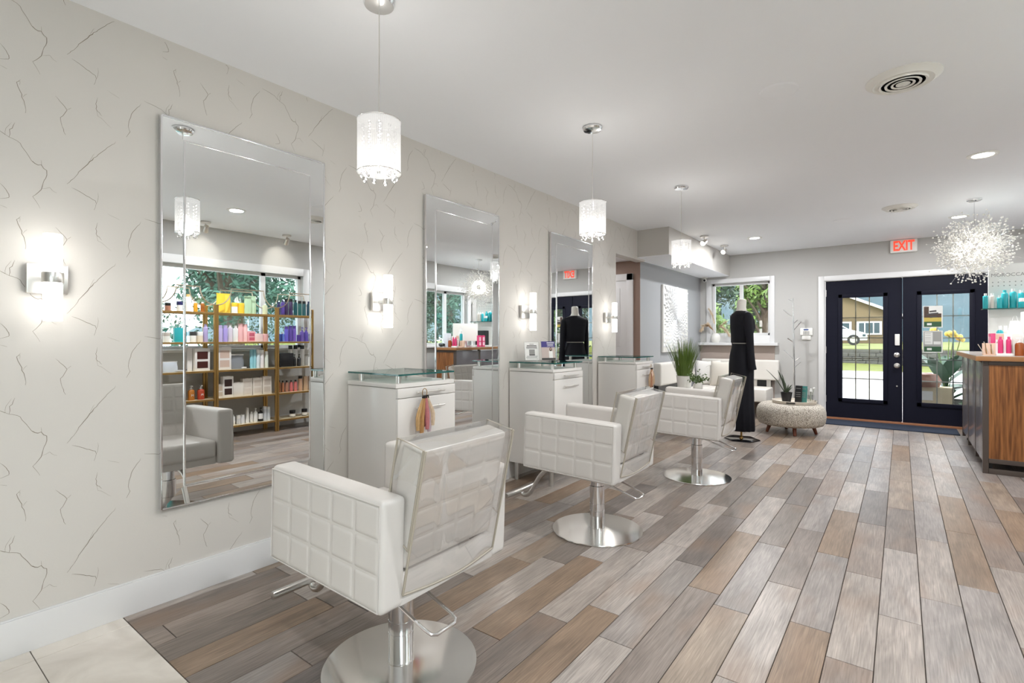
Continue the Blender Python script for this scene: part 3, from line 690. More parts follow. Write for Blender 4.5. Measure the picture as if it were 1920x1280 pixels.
def hair_swatches(loc, cols, label, tagc):
    t = thing('hair_swatch_ring', label, 'hair swatches', loc)
    MB().tube([(0, .018 * math.cos(a * PI / 10), .002 + .024 * math.sin(a * PI / 10)) for a in range(20)], .0022, 6, closed=True).build('ring', 'gold', t)
    n = len(cols)
    for i, c in enumerate(cols):
        mt = 'hair_%d_%d_%d' % c; mat(mt, C(*c), .45, var=.25, vscale=60)
        y = (i - (n - 1) / 2) * .021; x = .004 + .006 * (i % 2); ln = .19 + .02 * math.sin(i * 2.1)
        m = MB()
        def fn(u, v, y=y, ln=ln, x=x):
            a = 2 * PI * u; r = .004 + .0105 * min(1, v * 2.2) * (1 - .35 * max(0, v - .8) * 5); rip = 1 + .18 * math.sin(9 * a)
            return (x + .6 * r * rip * math.cos(a), y * min(1, .25 + v * 1.3) + r * rip * math.sin(a), -.018 - v * ln)
        m.grid(fn, 36, 10); m.build('hair_strand', mt, t, smooth=80)
        MB().cyl((x, y * .28, -.012), (x, y * .35, -.028), .0055, n=8).build('strand_clip', 'black_plastic', t)
    if tagc: MB().box(.018, .020, -.03, .012, -.1, -.045, rotx(.5)).build('paper_tag', 'kraft_pink', t)
mat('kraft_pink', C(222, 190, 168), .7)
hair_swatches((.513, 2.035, .893), [(196, 160, 112), (176, 132, 84), (92, 34, 30), (190, 120, 122), (188, 170, 178), (206, 184, 158)], 'bundle of coloured hair swatches hanging from the nearest cabinet handle', False)
hair_swatches((.513, 5.375, .893), [(188, 160, 130), (170, 120, 90), (110, 50, 40), (196, 160, 130), (120, 88, 66), (200, 178, 150)], 'bundle of brown hair swatches with paper tag on the furthest cabinet', True)

# two sign cards on the middle station
def bars(parent, rows, mt, x, yc, sgn=1):
    for (z, y0, y1, h) in rows: MB().box(x, x + .0006, yc + y0, yc + y1, z - h / 2, z + h / 2).build('print_line', mt, parent)
mat('print_dark', C(70, 68, 66), .7); mat('print_grey', C(150, 148, 146), .7); mat('card_purple', C(66, 58, 128), .6); mat('card_photo', C(196, 180, 174), .6); mat('paper', C(238, 237, 234), .7)
mat('skin_print', C(206, 170, 152), .7); mat('hair_print', C(62, 44, 40), .7)
t = thing('sign_card', 'white acrylic sign card with grey printed lines on the middle cabinet', 'sign', (.20, 3.56, 1.008), -.55)
MB().box(0, .003, -.07, .07, 0, .17, roty(-.16), (0, 0, 0)).build('acrylic_holder', 'acrylic', t); 
c = MB().box(.0035, .0045, -.064, .064, .012, .165).build('card', 'paper', t); c.rotation_euler = (0, -.16, 0)
bars(c, [(.148, -.02, .02, .004), (.135, -.045, .045, .007), (.122, -.05, .048, .007), (.110, -.05, .05, .003), (.045, -.05, .05, .003), (.035, -.055, .045, .003), (.024, -.05, .05, .0015)], 'print_dark', .0046, 0)
MB().box(.0046, .0053, -.026, .026, .055, .103).build('phone_print', 'print_grey', c); MB().box(.0046, .0054, -.026, .026, .052, .060).build('print_line', 'print_dark', c)
MB().box(-.03, .05, -.07, .07, 0, .003).build('holder_foot', 'acrylic', t)
t = thing('sign_card', 'purple topped leaflet in an acrylic stand on the middle cabinet', 'sign', (.30, 3.66, 1.008), -.62)
MB().box(0, .003, -.066, .066, 0, .175, roty(-.16), (0, 0, 0)).build('acrylic_holder', 'acrylic', t)
c = MB().box(.0035, .0045, -.062, .062, .010, .172).build('card', 'card_photo', t); c.rotation_euler = (0, -.16, 0)
MB().box(.0046, .0052, -.062, .062, .122, .172).build('purple_band', 'card_purple', c)
bars(c, [(.160, -.012, .055, .006), (.148, -.012, .05, .003), (.140, -.005, .045, .003), (.132, -.01, .05, .003)], 'paper', .0053, 0)
MB().box(.0046, .0052, -.062, .062, .012, .03).build('print_line', 'print_dark', c)
MB().ico((.0046, .022, .104), (.0006, .012, .016), 1).build('printed_hair', 'hair_print', c); MB().ico((.0049, .022, .106), (.0006, .007, .009), 1).build('printed_face', 'skin_print', c)
MB().box(.0046, .0052, .005, .039, .03, .088).build('printed_dress', 'paper', c)
MB().box(-.03, .05, -.066, .066, 0, .003).build('holder_foot', 'acrylic', t)

# ================================================================== STYLING CHAIRS
def quilt(m, org, eu, ev, en, nu, nv, puff, res=9):
    org, eu, ev, en = map(Vector, (org, eu, ev, en))
    def fn(u, v):
        a = abs(2 * ((u * nu) % 1.0) - 1) if u < 1 else 1; b = abs(2 * ((v * nv) % 1.0) - 1) if v < 1 else 1
        h = (1 - a ** 16) * (1 - b ** 16)
        return org + eu * u + ev * v + en * (h ** .8 * puff)
    m.grid(fn, nu * res, nv * res)
def tilt(m, a, piv):
    Rm = roty(a); p = Vector(piv); m.v = [tuple(Rm @ (Vector(v) - p) + p) for v in m.v]; return m
def chair(x, y, rz, label):
    t = thing('styling_chair', label, 'chair', (x, y, 0), rz, 'white quilted styling chairs')
    # base and column
    MB().lathe([(0, .0), (.28, .0), (.282, .004), (.28, .009), (.05, .020), (.05, .022), (0, .022)], 72).build('base_disc', 'disc', t, smooth=25)
    cm = MB().lathe([(.046, .018), (.046, .125), (.044, .126), (.044, .128), (.046, .129), (.046, .17), (.044, .171), (.044, .173), (.046, .174), (.046, .28), (.040, .282), (.040, .385), (0, .385)], 40)
    cm.build('column', 'chrome', t, smooth=40)
    MB().box(-.12, .12, -.10, .10, .365, .388).build('mount_plate', 'black_plastic', t)
    A = -.035; pv = (0, 0, .39); r0, r1, W, T = -.255, .365, .305, .095
    # arms with quilted outer faces
    for s in (-1, 1):
        y0, y1 = sorted((s * W, s * (W - T)))
        m = MB().box(r0, r1, y0, y1, .39, .735)
        bmx = m.mesh('arm', 'white_leather', bevel=.022, seg=4)
        m2 = MB(); m2.add([v.co[:] for v in bmx.vertices], [tuple(p.vertices) for p in bmx.polygons]); bpy.data.meshes.remove(bmx)
        e = .012
        quilt(m2, (r0 + e, s * (W - .0035), .39 + e), (r1 - r0 - 2 * e, 0, 0), (0, 0, .345 - 2 * e), (0, s, 0), 5, 3, .006, 14)
        tilt(m2, A, pv).build('arm', 'white_leather', t, smooth=50, fixn=False)
        st = []
        a0, a1, z0, z1 = r0 + .012, r1 - .012, .402, .723
        MB_ = MB().tube([(a0, s * (W + .001), z0), (a0, s * (W + .001), z1), (a1, s * (W + .001), z1), (a1, s * (W + .001), z0)], .0025, 6, closed=True)
        tilt(MB_, A, pv).build('seam_welt', 'white_leather', t)
    # seat block and cushion
    m = MB().box(r0 + .01, r1 - .03, -W + T, W - T, .39, .455); tilt(m, A, pv).build('seat_frame', 'white_leather', t, bevel=.01)
    m = MB().box(r0 + .06, r1 - .012, -W + T + .002, W - T - .002, .43, .545); tilt(m, A, pv).build('seat_cushion', 'white_leather', t, bevel=.03, seg=4)
    m = MB().box(r0 + .002, r0 + .05, -W + T - .02, W - T + .02, .392, .488); tilt(m, A, pv).build('rear_panel', 'white_leather', t, bevel=.008)
    # backrest, leaning back
    BW = .212; lean = -.215; bp = (r0 + .035, 0, .50)
    m = MB().box(r0 - .0, r0 + .095, -BW, BW, .495, .885)
    bmx = m.mesh('b', 'white_leather', bevel=.02, seg=4); m2 = MB(); m2.add([v.co[:] for v in bmx.vertices], [tuple(p.vertices) for p in bmx.polygons]); bpy.data.meshes.remove(bmx)
    quilt(m2, (r0 + .003, -BW + .012, .507), (0, 2 * BW - .024, 0), (0, 0, .366), (-1, 0, 0), 4, 4, .005, 12)
    quilt(m2, (r0 + .092, -BW + .012, .507), (0, 2 * BW - .024, 0), (0, 0, .366), (1, 0, 0), 4, 4, .005, 12)
    bk = tilt(m2, lean, bp).build('backrest', 'white_leather', t, smooth=50)
    MB().box(r0 + .02, r0 + .06, -.18, -.12, .46, .52).build('back_bracket', 'black_plastic', t)
    # clear vinyl cover over the backrest with grey piping
    r3 = random.Random(int(x * 1000)); ph = r3.uniform(0, 6)
    g = .011; cw = BW + .008
    def rear(u, v):
        yy = (-cw + 2 * cw * u); zz = .43 + (.894 - .43) * v
        sag = -.022 * math.sin(PI * u) * (1 - v) ** 2
        cr = math.exp(-((u - .62 - .25 * v + .03 * ph) / .05) ** 2) * .005 * math.sin(PI * v)
        rip = .0035 * math.sin(4.5 * u + 2.6 * v + ph) * math.sin(PI * u) + cr
        return (r0 - g - .008 - max(rip, 0) + .0 * (1 - v) ** 2, yy, zz + sag)
    m = MB(); m.grid(rear, 40, 30)
    def top(u, v):
        return (r0 - g - .004 + v * (.095 + 2 * g), -cw + 2 * cw * u, .894 + .004 * math.sin(PI * v) +   .002 * math.sin(6 * u + 3 * v + ph) * math.sin(PI * v))
    m.grid(top, 30, 8)
    for s in (-1, 1):
        def side(u, v, s=s):
            return (r0 - g + u * (.095 + 2 * g) , s * (cw - .004 + .004 * math.sin(4 * u + 6 * v + ph)), .62 + .274 * v - .05 * (1 - v) * (1 - u))
        m.grid(side, 8, 14)
    def front(u, v): return (r0 + .095 + g, -cw + 2 * cw * u, .60 + .294 * v)
    m.grid(front, 20, 10)
    cv = tilt(m, lean, bp).build('vinyl_cover', 'vinyl', t, smooth=80, fixn=False)
    p = MB(); N_ = 16
    bot = [rear(i / N_, 0) for i in range(N_ + 1)]
    p.tube([rear(0, i / 10) for i in range(11)], .0042, 6); p.tube([rear(1, i / 10) for i in range(11)], .0042, 6); p.tube(bot, .0045, 6)
    for s in (-1, 1):
        a0, a1 = r0 - g, r0 + .095 + g; yy = s * cw
        p.tube([(a0, yy, .57), (a0, yy, .894), (a1, yy, .894), (a1, yy, .62)], .0038, 6, closed=True)
    tilt(p, lean, bp).build('cover_piping', 'piping', cv)
    # footrest and pump lever
    pth = [(.20, 0, .385), (.30, 0, .37), (.42, 0, .28), (.49, 0, .17), (.53, 0, .125), (.57, 0, .12), (.585, 0, .14)]
    Q = []
    for i in range(len(pth) - 1):
        for q in range(5):
            tt = q / 5; P0 = Vector(pth[max(i - 1, 0)]); P1 = Vector(pth[i]); P2 = Vector(pth[i + 1]); P3 = Vector(pth[min(i + 2, len(pth) - 1)])
            Q.append(.5 * ((2 * P1) + (-P0 + P2) * tt + (2 * P0 - 5 * P1 + 4 * P2 - P3) * tt ** 2 + (-P0 + 3 * P1 - 3 * P2 + P3) * tt ** 3))
    Q.append(Vector(pth[-1]))
    MB().tube(Q, .014, 12).build('footrest_strut', 'nickel', t)
    MB().cyl((.585, -.175, .148), (.585, .175, .148), .0165, n=20).build('footrest_bar', 'brushed', t, bevel=.003)
    lv = [(-.05, .05, .372), (-.12, .05, .365), (-.30, .05, .305), (-.325, .055, .296), (-.335, .07, .293), (-.335, .15, .293), (-.325, .165, .296), (-.30, .17, .305), (-.10, .17, .37)]
    MB().tube(lv, .0055, 10).build('pump_lever', 'chrome', t)
    return t
chair(1.21, 1.265, PI + .015, 'white quilted styling chair in a clear cover, nearest the camera')
chair(1.16, 2.90, PI + .02, 'white quilted styling chair in a clear cover, middle of the three')
chair(1.27, 4.53, PI + .03, 'white quilted styling chair in a clear cover, furthest of the three')

# ================================================================== WAITING AREA
# ---- L-shaped white sofa: two benches
mat('sofa_white', C(228, 224, 217), .6, bump=.05, bscale=250)
t = thing('sofa_bench', 'white upholstered bench along the grey wall under the carved panel', 'sofa', (-.07, 6.82, 0))
MB().box(.10, .48, 0, 1.50, .24, .44).build('seat', 'sofa_white', t, bevel=.03, seg=3)
MB().box(.01, .13, .02, 1.50, .54, .86).build('backrest', 'sofa_white', t, bevel=.04, seg=4)
MB().box(.03, .08, .06, 1.44, .25, .6).build('back_frame', 'black_plastic', t)
for yy in (.1, 1.4):
    for xx in (.15, .43): MB().cyl((xx, yy, 0), (xx, yy, .245), .018, n=12).build('leg', 'nickel', t)
t = thing('sofa_bench', 'long white upholstered bench along the far wall under the window', 'sofa', (-.03, YF - .02, 0))
MB().box(.02, 1.12, -.62, -.09, .24, .44).build('seat', 'sofa_white', t, bevel=.03, seg=3)
MB().box(.02, .50, -.13, -.02, .54, .86).build('backrest', 'sofa_white', t, bevel=.03, seg=4)
MB().box(.505, 1.20, -.13, -.02, .54, .86).build('backrest', 'sofa_white', t, bevel=.03, seg=4)
for xx in (.30, .85, 1.05): MB().box(xx - .03, xx + .03, -.08, -.03, .3, .6).build('back_bracket', 'nickel', t)
MB().box(.06, 1.08, -.06, -.02, .25, .54).build('back_frame', 'black_plastic', t)
for xx in (.1, 1.05):
    for yy in (-.55, -.15): MB().cyl((xx, yy, 0), (xx, yy, .245), .018, n=12).build('leg', 'nickel', t)
def cushion(loc, sz, rx, rz, label, mt):
    t = thing('throw_pillow', label, 'pillow', loc, rz, 'throw pillows on the sofa')
    m = MB()
    for s in (-1, 1):
        def fn(u, v, s=s):
            a, b = 2 * u - 1, 2 * v - 1; h = max(0, (1 - a * a) * (1 - b * b)) ** .42
            pin = 1 - .10 * (1 - abs(a * b)); return (a * sz * pin, s * .065 * h, sz + b * sz * pin)
        m.grid(fn, 22, 22)
    m.v = [tuple(rotx(rx) @ Vector(v)) for v in m.v]
    m.build('pillow_body', mt, t, smooth=80)
    if mt == 'pillow_fluffy':
        q = MB()
        for i in range(7): q.tube([tuple(rotx(rx) @ Vector((a * sz * .7, -.062 + .03 * abs(a), sz * (.55 + .16 * i + .1 * math.sin(6 * a))))) for a in [k / 6 - 1 for k in range(13)]], .004, 5)
        q.build('stitch_lines', mt, t)
mat('pillow_cream', C(222, 216, 206), .9, bump=.15, bscale=200); mat('pillow_fluffy', C(238, 236, 232), .95, bump=.3, bscale=80)
cushion((.42, 8.50, .441), .20, -.12, -.15, 'cream square throw pillow leaning on the sofa, left one', 'pillow_cream')
cushion((.16, 8.62, .441), .20, -.10, .2, 'white tufted throw pillow behind the cream pillow', 'pillow_fluffy')
# ---- low white table with two plants
t = thing('side_table', 'low white side table holding two potted plants', 'table', (.57, 6.52, 0))
MB().lathe([(0, .535), (.24, .535), (.245, .545), (.24, .555), (0, .555)], 40).build('table_top', 'white_lacquer', t)
MB().cyl((0, 0, .02), (0, 0, .537), .03, n=20).build('stem', 'white_lacquer', t)
MB().lathe([(0, 0), (.13, 0), (.13, .012), (.03, .025), (0, .025)], 32).build('foot', 'white_lacquer', t)
mat('pot_white', C(232, 230, 224), .5)
t = thing('potted_grass', 'tall green ornamental grass in a white pot on the side table', 'plant', (.455, 6.62, .556))
MB().lathe([(0, 0), (.075, 0), (.082, .01), (.098, .16), (.104, .165), (.094, .165), (.09, .14), (0, .14)], 32).build('pot', 'pot_white', t)
r2 = random.Random(3)
def blade_set(n, h0, h1, spread, w0, base):
    m = MB()
    for i in range(n):
        a = r2.uniform(0, 2 * PI); r = base * math.sqrt(r2.random()); h = r2.uniform(h0, h1); sp = spread * (r / base) * r2.uniform(.3, 1.2); bend = r2.uniform(.0, .35)
        d = Vector((math.cos(a), math.sin(a), 0)); sd = Vector((-math.sin(a), math.cos(a), 0)); V = []; k = 6
        for j in range(k + 1):
            u = j / k; p = d * (r + sp * u * h + bend * sp * h * u ** 3) + Vector((0, 0, .13 + h * u)); ww = w0 * (1 - u ** 2) + .0004
            V += [p - sd * ww, p + sd * ww]
        m.add(V, [(2 * j, 2 * j + 1, 2 * j + 3, 2 * j + 2) for j in range(k)])
    return m
blade_set(420, .30, .54, .42, .0032, .082).build('grass_blades', 'grass_blade', t, smooth=80, fixn=False)['kind'] = 'stuff'
t = thing('potted_plant', 'small leafy green plant in a white vase beside the tall grass', 'plant', (.69, 6.42, .556))
MB().lathe([(0, 0), (.04, 0), (.055, .02), (.058, .07), (.04, .1), (.036, .1), (.05, .07), (0, .06)], 28).build('pot', 'pot_white', t)
def leafy(n, rr, hz, ls, r2, stem_h):
    st, lv = MB(), MB()
    for i in range(n):
        a = r2.uniform(0, 2 * PI); q = r2.uniform(.35, 1) * rr; top = Vector((q * math.cos(a), q * math.sin(a), stem_h + hz * r2.uniform(.2, 1) * (1.2 - q / rr * .7)))
        b = Vector((0, 0, stem_h * .7)); mid = b.lerp(top, .5) + Vector((0, 0, .02)); st.tube([b, mid, top], .0015, 4)
        for j in range(7):
            u = .35 + .65 * j / 6; p = b.lerp(top, u) + Vector((0, 0, .02 * (1 - u))); d = Vector([r2.uniform(-1, 1) for _ in range(3)]).normalized(); e = d.orthogonal().normalized()
            L = ls * r2.uniform(.6, 1.2); lv.add([p, p + d * L * .5 + e * L * .28, p + d * L, p + d * L * .5 - e * L * .28], [(0, 1, 2, 3)])
    return st, lv
st, lv = leafy(26, .16, .16, .036, r2, .1)
st.build('stems', 'grass_blade', t); o = lv.build('leaves', 'leaf_green', t, smooth=0, fixn=False); o['kind'] = 'stuff'
# ---- carved white wall panel
t = thing('carved_wall_panel', 'white carved square wall panel of radiating petals on the grey wall', 'wall art', (-.07, 7.71, 1.0))
AW, AH = .53, .98
MB().box(.004, .035, -AW, AW, 0, AH).build('panel_board', 'white_plastic', t, bevel=.003)
mat('carved', C(226, 228, 230), .4)
pt = MB(); r2 = random.Random(9); cy, cz = 0.0, AH * .5
for ring in range(1, 17):
    R0 = .030 * ring + .0011 * ring ** 2; n = 14 + int(ring * 2.1)
    for i in range(n):
        a = 2 * PI * (i + .5 * (ring % 2)) / n + r2.uniform(-.025, .025); y, z = cy + R0 * math.cos(a), cz + R0 * math.sin(a)
        L = .030 + .0009 * ring; wd = min(.36 * 2 * PI * R0 / n, .021)
        if abs(y) > AW - .03 or not .03 < z < AH - .03: continue
        d = Vector((0, math.cos(a), math.sin(a))); e = Vector((0, -math.sin(a), math.cos(a))); p = Vector((.0355, y, z)); h_ = r2.uniform(.016, .024)
        pt.add([p - d * L, p + e * wd, p + d * L, p - e * wd, p + Vector((h_, 0, 0)) + d * L * .35, p + Vector((h_ * .7, 0, 0)) - d * L * .4], [(0, 3, 5), (3, 4, 5), (3, 2, 4), (2, 1, 4), (1, 5, 4), (1, 0, 5)])
pt.build('petal_relief', 'carved', t, smooth=0)['kind'] = 'stuff'
# ---- vase with dried grasses and clear stand on the sill
t = thing('vase', 'round white vase with dried pampas plumes on the window sill', 'vase', (.20, YF - .065, 1.13))
MB().lathe([(0, 0), (.05, 0), (.066, .02), (.075, .07), (.066, .12), (.044, .145), (.044, .158), (.036, .158), (.036, .14), (0, .13)], 32, sy=.72).build('vase_body', 'white_plastic', t)
mat('pampas', C(206, 188, 162), .95, var=.2, vscale=30); mat('pampas_brown', C(150, 112, 70), .95, var=.3, vscale=30)
r2 = random.Random(21)
def plume(path, rad, n, mt, nm):
    m = MB(); P = [Vector(p) for p in path]
    def at(u):
        k = u * (len(P) - 1); i = min(int(k), len(P) - 2); return P[i].lerp(P[i + 1], k - i), (P[i + 1] - P[i]).normalized()
    m.tube(P, .0016, 5)
    for i in range(n):
        u = .35 + .65 * r2.random(); p, d = at(u); q = (Vector([r2.uniform(-1, 1) for _ in range(3)]) + d * 1.6).normalized(); L = rad * r2.uniform(.5, 1.2) * (1.25 - abs(u - .65)); e = q.orthogonal().normalized() * .0022
        m.add([p - e, p + e, p + q * L + e * .3, p + q * L - e * .3], [(0, 1, 2, 3)])
    m.build(nm, mt, t, smooth=0, fixn=False)
for path, rad, n, mt in (([(0, 0, .13), (-.04, -.01, .24), (-.10, -.04, .30), (-.17, -.07, .28), (-.21, -.09, .21)], .055, 520, 'pampas'),
                         ([(0, 0, .13), (-.01, 0, .30), (-.05, 0, .46), (-.10, -.02, .56)], .04, 320, 'pampas'),
                         ([(0, 0, .13), (.03, -.02, .26), (.10, -.06, .28), (.19, -.09, .20), (.25, -.11, .12)], .055, 520, 'pampas'),
                         ([(0, 0, .13), (-.03, -.02, .2), (-.09, -.04, .27), (-.13, -.05, .29)], .045, 160, 'pampas_brown'),
                         ([(0, 0, .13), (.05, 0, .22), (.12, -.02, .30), (.17, -.03, .34)], .04, 160, 'pampas')): plume(path, rad, n, mt, 'dried_plume')
t = thing('acrylic_stand', 'small clear acrylic sign stand on the window sill', 'sign stand', (.42, YF - .04, 1.13))
MB().box(-.06, .06, -.002, .002, .09, .30).build('clear_panel', 'acrylic', t); MB().box(-.05, .05, -.03, .03, 0, .012).build('stand_foot', 'acrylic', t); MB().cyl((0, 0, .01), (0, 0, .1), .004, n=8).build('stand_post', 'acrylic', t)
MB().box(-.062, -.056, -.004, .004, .088, .302).box(.056, .062, -.004, .004, .088, .302).box(-.062, .062, -.004, .004, .296, .302).build('panel_rim', 'white_plastic', t)

# ---- mannequin in black
t = thing('dressed_mannequin', 'mannequin in a black long sleeved top and floor length black skirt', 'mannequin', (1.17, 6.52, 0), math.radians(-52))
MB().prism([(.22, 0), (.12, .17), (-.12, .17), (-.22, 0), (-.12, -.17), (.12, -.17)], 0, .012).build('base_plate', 'black_gloss', t, bevel=.003)
MB().cyl((0, 0, .01), (0, 0, 1.0), .011, n=14).build('pole', 'gold', t)
MB().lathe([(.0, .012), (.022, .012), (.018, .03), (.012, .036), (0, .036)], 18).build('pole_collar', 'gold', t)
def sect(prof, n=40, fold=0.0, k=11):
    m = MB(); V = []
    for (z, a, b, ox, oy) in prof:
        for i in range(n):
            th = 2 * PI * i / n; rr = 1 + fold * max(0, (1.0 - z)) * math.sin(k * th + 2 * math.sin(3 * th)); ct, st_ = math.cos(th), math.sin(th)
            V.append((ox + a * rr * abs(ct) ** .9 * (1 if ct > 0 else -1), oy + b * rr * abs(st_) ** .9 * (1 if st_ > 0 else -1), z))
    F = [(r * n + i, r * n + (i + 1) % n, (r + 1) * n + (i + 1) % n, (r + 1) * n + i) for r in range(len(prof) - 1) for i in range(n)]
    F += [tuple(range(n - 1, -1, -1)), tuple(range((len(prof) - 1) * n, len(prof) * n))]
    return m.add(V, F)
sect([(1.05, .125, .085, 0, 0), (1.12, .12, .085, 0, 0), (1.2, .13, .095, 0, .005), (1.35, .15, .11, 0, .012), (1.45, .165, .10, 0, .005), (1.50, .14, .08, 0, 0), (1.535, .065, .055, 0, 0), (1.57, .052, .05, 0, 0), (1.63, .05, .05, 0, .006), (1.66, .046, .046, 0, .01), (1.668, .03, .03, 0, .01)]).build('torso_form', 'mannequin_white', t, smooth=60)
sect([(1.150, .14, .10, 0, 0), (1.155, .145, .105, 0, 0), (1.25, .148, .112, 0, .006), (1.33, .162, .128, 0, .016), (1.40, .172, .122, 0, .012), (1.46, .185, .105, 0, 0), (1.495, .165, .088, 0, 0), (1.515, .11, .07, 0, 0), (1.53, .075, .062, 0, 0)]).build('top', 'black_cloth', t, smooth=60)
sect([(.115, .165, .14, 0, 0), (.12, .172, .145, 0, 0), (.4, .162, .135, 0, 0), (.7, .158, .128, 0, 0), (.9, .170, .125, 0, 0), (1.0, .160, .115, 0, 0), (1.08, .142, .10, 0, 0), (1.135, .130, .092, 0, 0), (1.14, .125, .088, 0, 0)], 88, .05).build('skirt', 'black_cloth', t, smooth=60)
for s in (-1, 1):
    sl = MB().tube([(s * .135, 0, 1.475), (s * .165, .0, 1.44), (s * .180, .0, 1.36), (s * .188, .008, 1.22), (s * .193, .018, 1.05), (s * .196, .03, .90), (s * .196, .04, .84)], [.048, .052, .05, .043, .039, .041, .044], 18)
    sl.build('sleeve', 'black_cloth', t, smooth=60)

# ---- round ottoman with tray
t = thing('round_ottoman', 'round cream tweed ottoman on short wooden legs near the doors', 'ottoman', (1.56, 7.38, 0))
MB().lathe([(0, .105), (.33, .105), (.365, .118), (.385, .15), (.395, .22), (.392, .29), (.375, .335), (.345, .362), (.30, .376), (.1, .38), (0, .38)], 56).build('upholstered_body', 'tweed', t, smooth=60)
for i, a in enumerate((-2.65, -1.25, .12, 1.9, 0)):
    if i == 4: continue
    ca, sa = math.cos(a), math.sin(a)
    MB().cyl((.24 * ca, .24 * sa, .13), (.285 * ca, .285 * sa, 0), .027, .017, 16).build('leg', 'walnut_leg', t)
t = thing('round_tray', 'round pale wooden tray resting on the ottoman', 'tray', (1.60, 7.38, .3805))
mat('tray_wood', C(206, 196, 182), .6, var=.12, vscale=20)
MB().lathe([(0, .003), (.24, .003), (.245, .0), (.255, .035), (.248, .036), (.238, .012), (0, .012)], 44).build('tray_body', 'tray_wood', t)
for s in (-1, 1): MB().box(-.05, .05, s * .252 - .004, s * .252 + .004, .012, .026).build('handle_slot', 'black_plastic', t)
t = thing('potted_aloe', 'spiky dark plant in a black pot on the ottoman tray', 'plant', (1.52, 7.34, .3935))
MB().lathe([(0, 0), (.05, 0), (.068, .12), (.072, .122), (.062, .122), (.06, .11), (0, .105)], 28).build('pot', 'black_plastic', t)
mat('aloe', C(66, 78, 58), .5, var=.3, vscale=20)
for dx, dy, h, w0 in ((-.24, .02, .30, .006), (-.10, .0, .30, .012), (-.05, -.03, .26, .010), (.02, .02, .12, .009), (.05, 0, .11, .009), (.07, -.03, .09, .008), (-.02, .04, .14, .009), (.03, -.04, .10, .008), (.06, .04, .12, .008)):
    MB().tube([(dx * .04, dy * .04, .10), (dx * .45, dy * .45, .10 + h * .55), (dx * .8, dy * .8, .10 + h * .85), (dx, dy, .10 + h)], [w0, w0 * .9, w0 * .6, .001], 7).build('spiky_leaf', 'aloe', t)
t = thing('brochure_stand', 'black and teal leaflet stand on the ottoman tray', 'sign', (1.66, 7.34, .3955), -.2)
mat('teal_print', C(64, 130, 124), .5)
for i, (y, c) in enumerate(((0, 'black_plastic'), (.012, 'teal_print'))):
    b = MB().box(-.05 + .055 * i, .03 + .055 * i, y, y + .008, 0, .21).build('leaflet', c, t, bevel=.001); b.rotation_euler = (-.14, 0, 0)
    for z in (.17, .12, .095, .07): MB().box(-.04 + .055 * i, .015 + .055 * i, -.0008 + y, y, z, z + .006).build('print_line', 'print_grey', b)
t = thing('small_flower_vase', 'tiny white flowers in a clear glass on the ottoman tray', 'flowers', (1.77, 7.47, .3935))
MB().lathe([(0, 0), (.03, 0), (.032, .09), (.029, .09), (.027, .006), (0, .006)], 20).build('glass', 'acrylic', t)
r2 = random.Random(4)
for i in range(9):
    a = r2.uniform(0, 6.28); q = r2.uniform(.01, .06); e = (q * math.cos(a), q * math.sin(a), r2.uniform(.11, .2))
    f = MB().tube([(0, 0, .01), (e[0] * .4, e[1] * .4, .08), e], .0012, 4).build('stem', 'grass_blade', t)
    MB().ico(e, (.013, .013, .008), 1).build('blossom', 'white_plastic', f)

# ---- coat tree, keypad, dome camera, exit sign, door mat
t = thing('coat_tree', 'slim chrome coat tree with short branching pegs beside the doors', 'coat rack', (1.415, 8.60, 0))
MB().lathe([(0, 0), (.16, 0), (.16, .01), (.02, .018), (0, .018)], 32).build('foot', 'chrome', t)
MB().tube([(.012, 0, .015), (.008, 0, .6), (0, 0, 1.2), (-.012, 0, 1.80)], [.013, .012, .011, .008], 14).build('pole', 'chrome', t)
for z, dx, dy, dz in ((1.74, -.07, 0, .04), (1.50, -.14, 0, .13), (1.32, .10, 0, .13), (1.14, -.075, -.03, .06), (.89, -.13, 0, .13), (.76, .09, .02, .09), (1.42, .06, -.05, .05), (.86, .07, .05, .05)):
    MB().cyl((0, 0, z), (dx, dy, z + dz), .0055, .0075, 10).build('peg', 'chrome', t)
t = thing('alarm_keypad', 'white alarm keypad with blue screen on the far wall', 'keypad', (1.53, YF, 1.28))
MB().box(-.085, .085, -.028, 0, -.035, .08).build('housing', 'white_plastic', t, bevel=.02, seg=3)
MB().box(-.06, .06, -.024, 0, -.10, -.04).build('flip_cover', 'white_plastic', t, bevel=.008)
mat('lcd_blue', C(60, 90, 160), .3)
MB().box(-.035, .03, -.030, -.0275, .045, .062).build('screen', 'lcd_blue', t)
for i in range(4):
    for j in range(3): MB().box(-.04 + .022 * i, -.026 + .022 * i, -.031, -.0275, -.02 + .018 * j, -.009 + .018 * j).build('key', 'print_grey', t)
t = thing('security_camera', 'small white security camera with dark lens in the alcove corner', 'camera', (.02, YF - .06, 2.236))
MB().lathe([(0, 0), (.045, 0), (.045, -.012), (.02, -.02), (0, -.02)], 24).build('mount', 'white_plastic', t)
MB().cyl((0, .02, -.045), (.01, -.05, -.055), .028, n=20).build('camera_body', 'white_plastic', t, bevel=.006); MB().cyl((.01, -.05, -.055), (.0105, -.055, -.0555), .019, n=18).build('lens', 'black_gloss', t)
t = thing('exit_sign', 'white EXIT sign with glowing red letters above the doors', 'exit sign', (2.715, YF, 2.485))
MB().box(-.15, .15, -.055, 0, -.088, .09).build('housing', 'white_plastic', t, bevel=.012, seg=3)
text('exit_letters', 'EXIT', .185, 'exit_red', t, (0, -.0565, -.002), (PI / 2, 0, 0), .0012, sx=.62, offset=.006)
tag(MB().box(1.80, 3.27, 8.38, 8.90, 0.0, .012).build('door_mat', 'mat_blue', bevel=.004), 'dark blue door mat in front of the double doors', 'door mat')

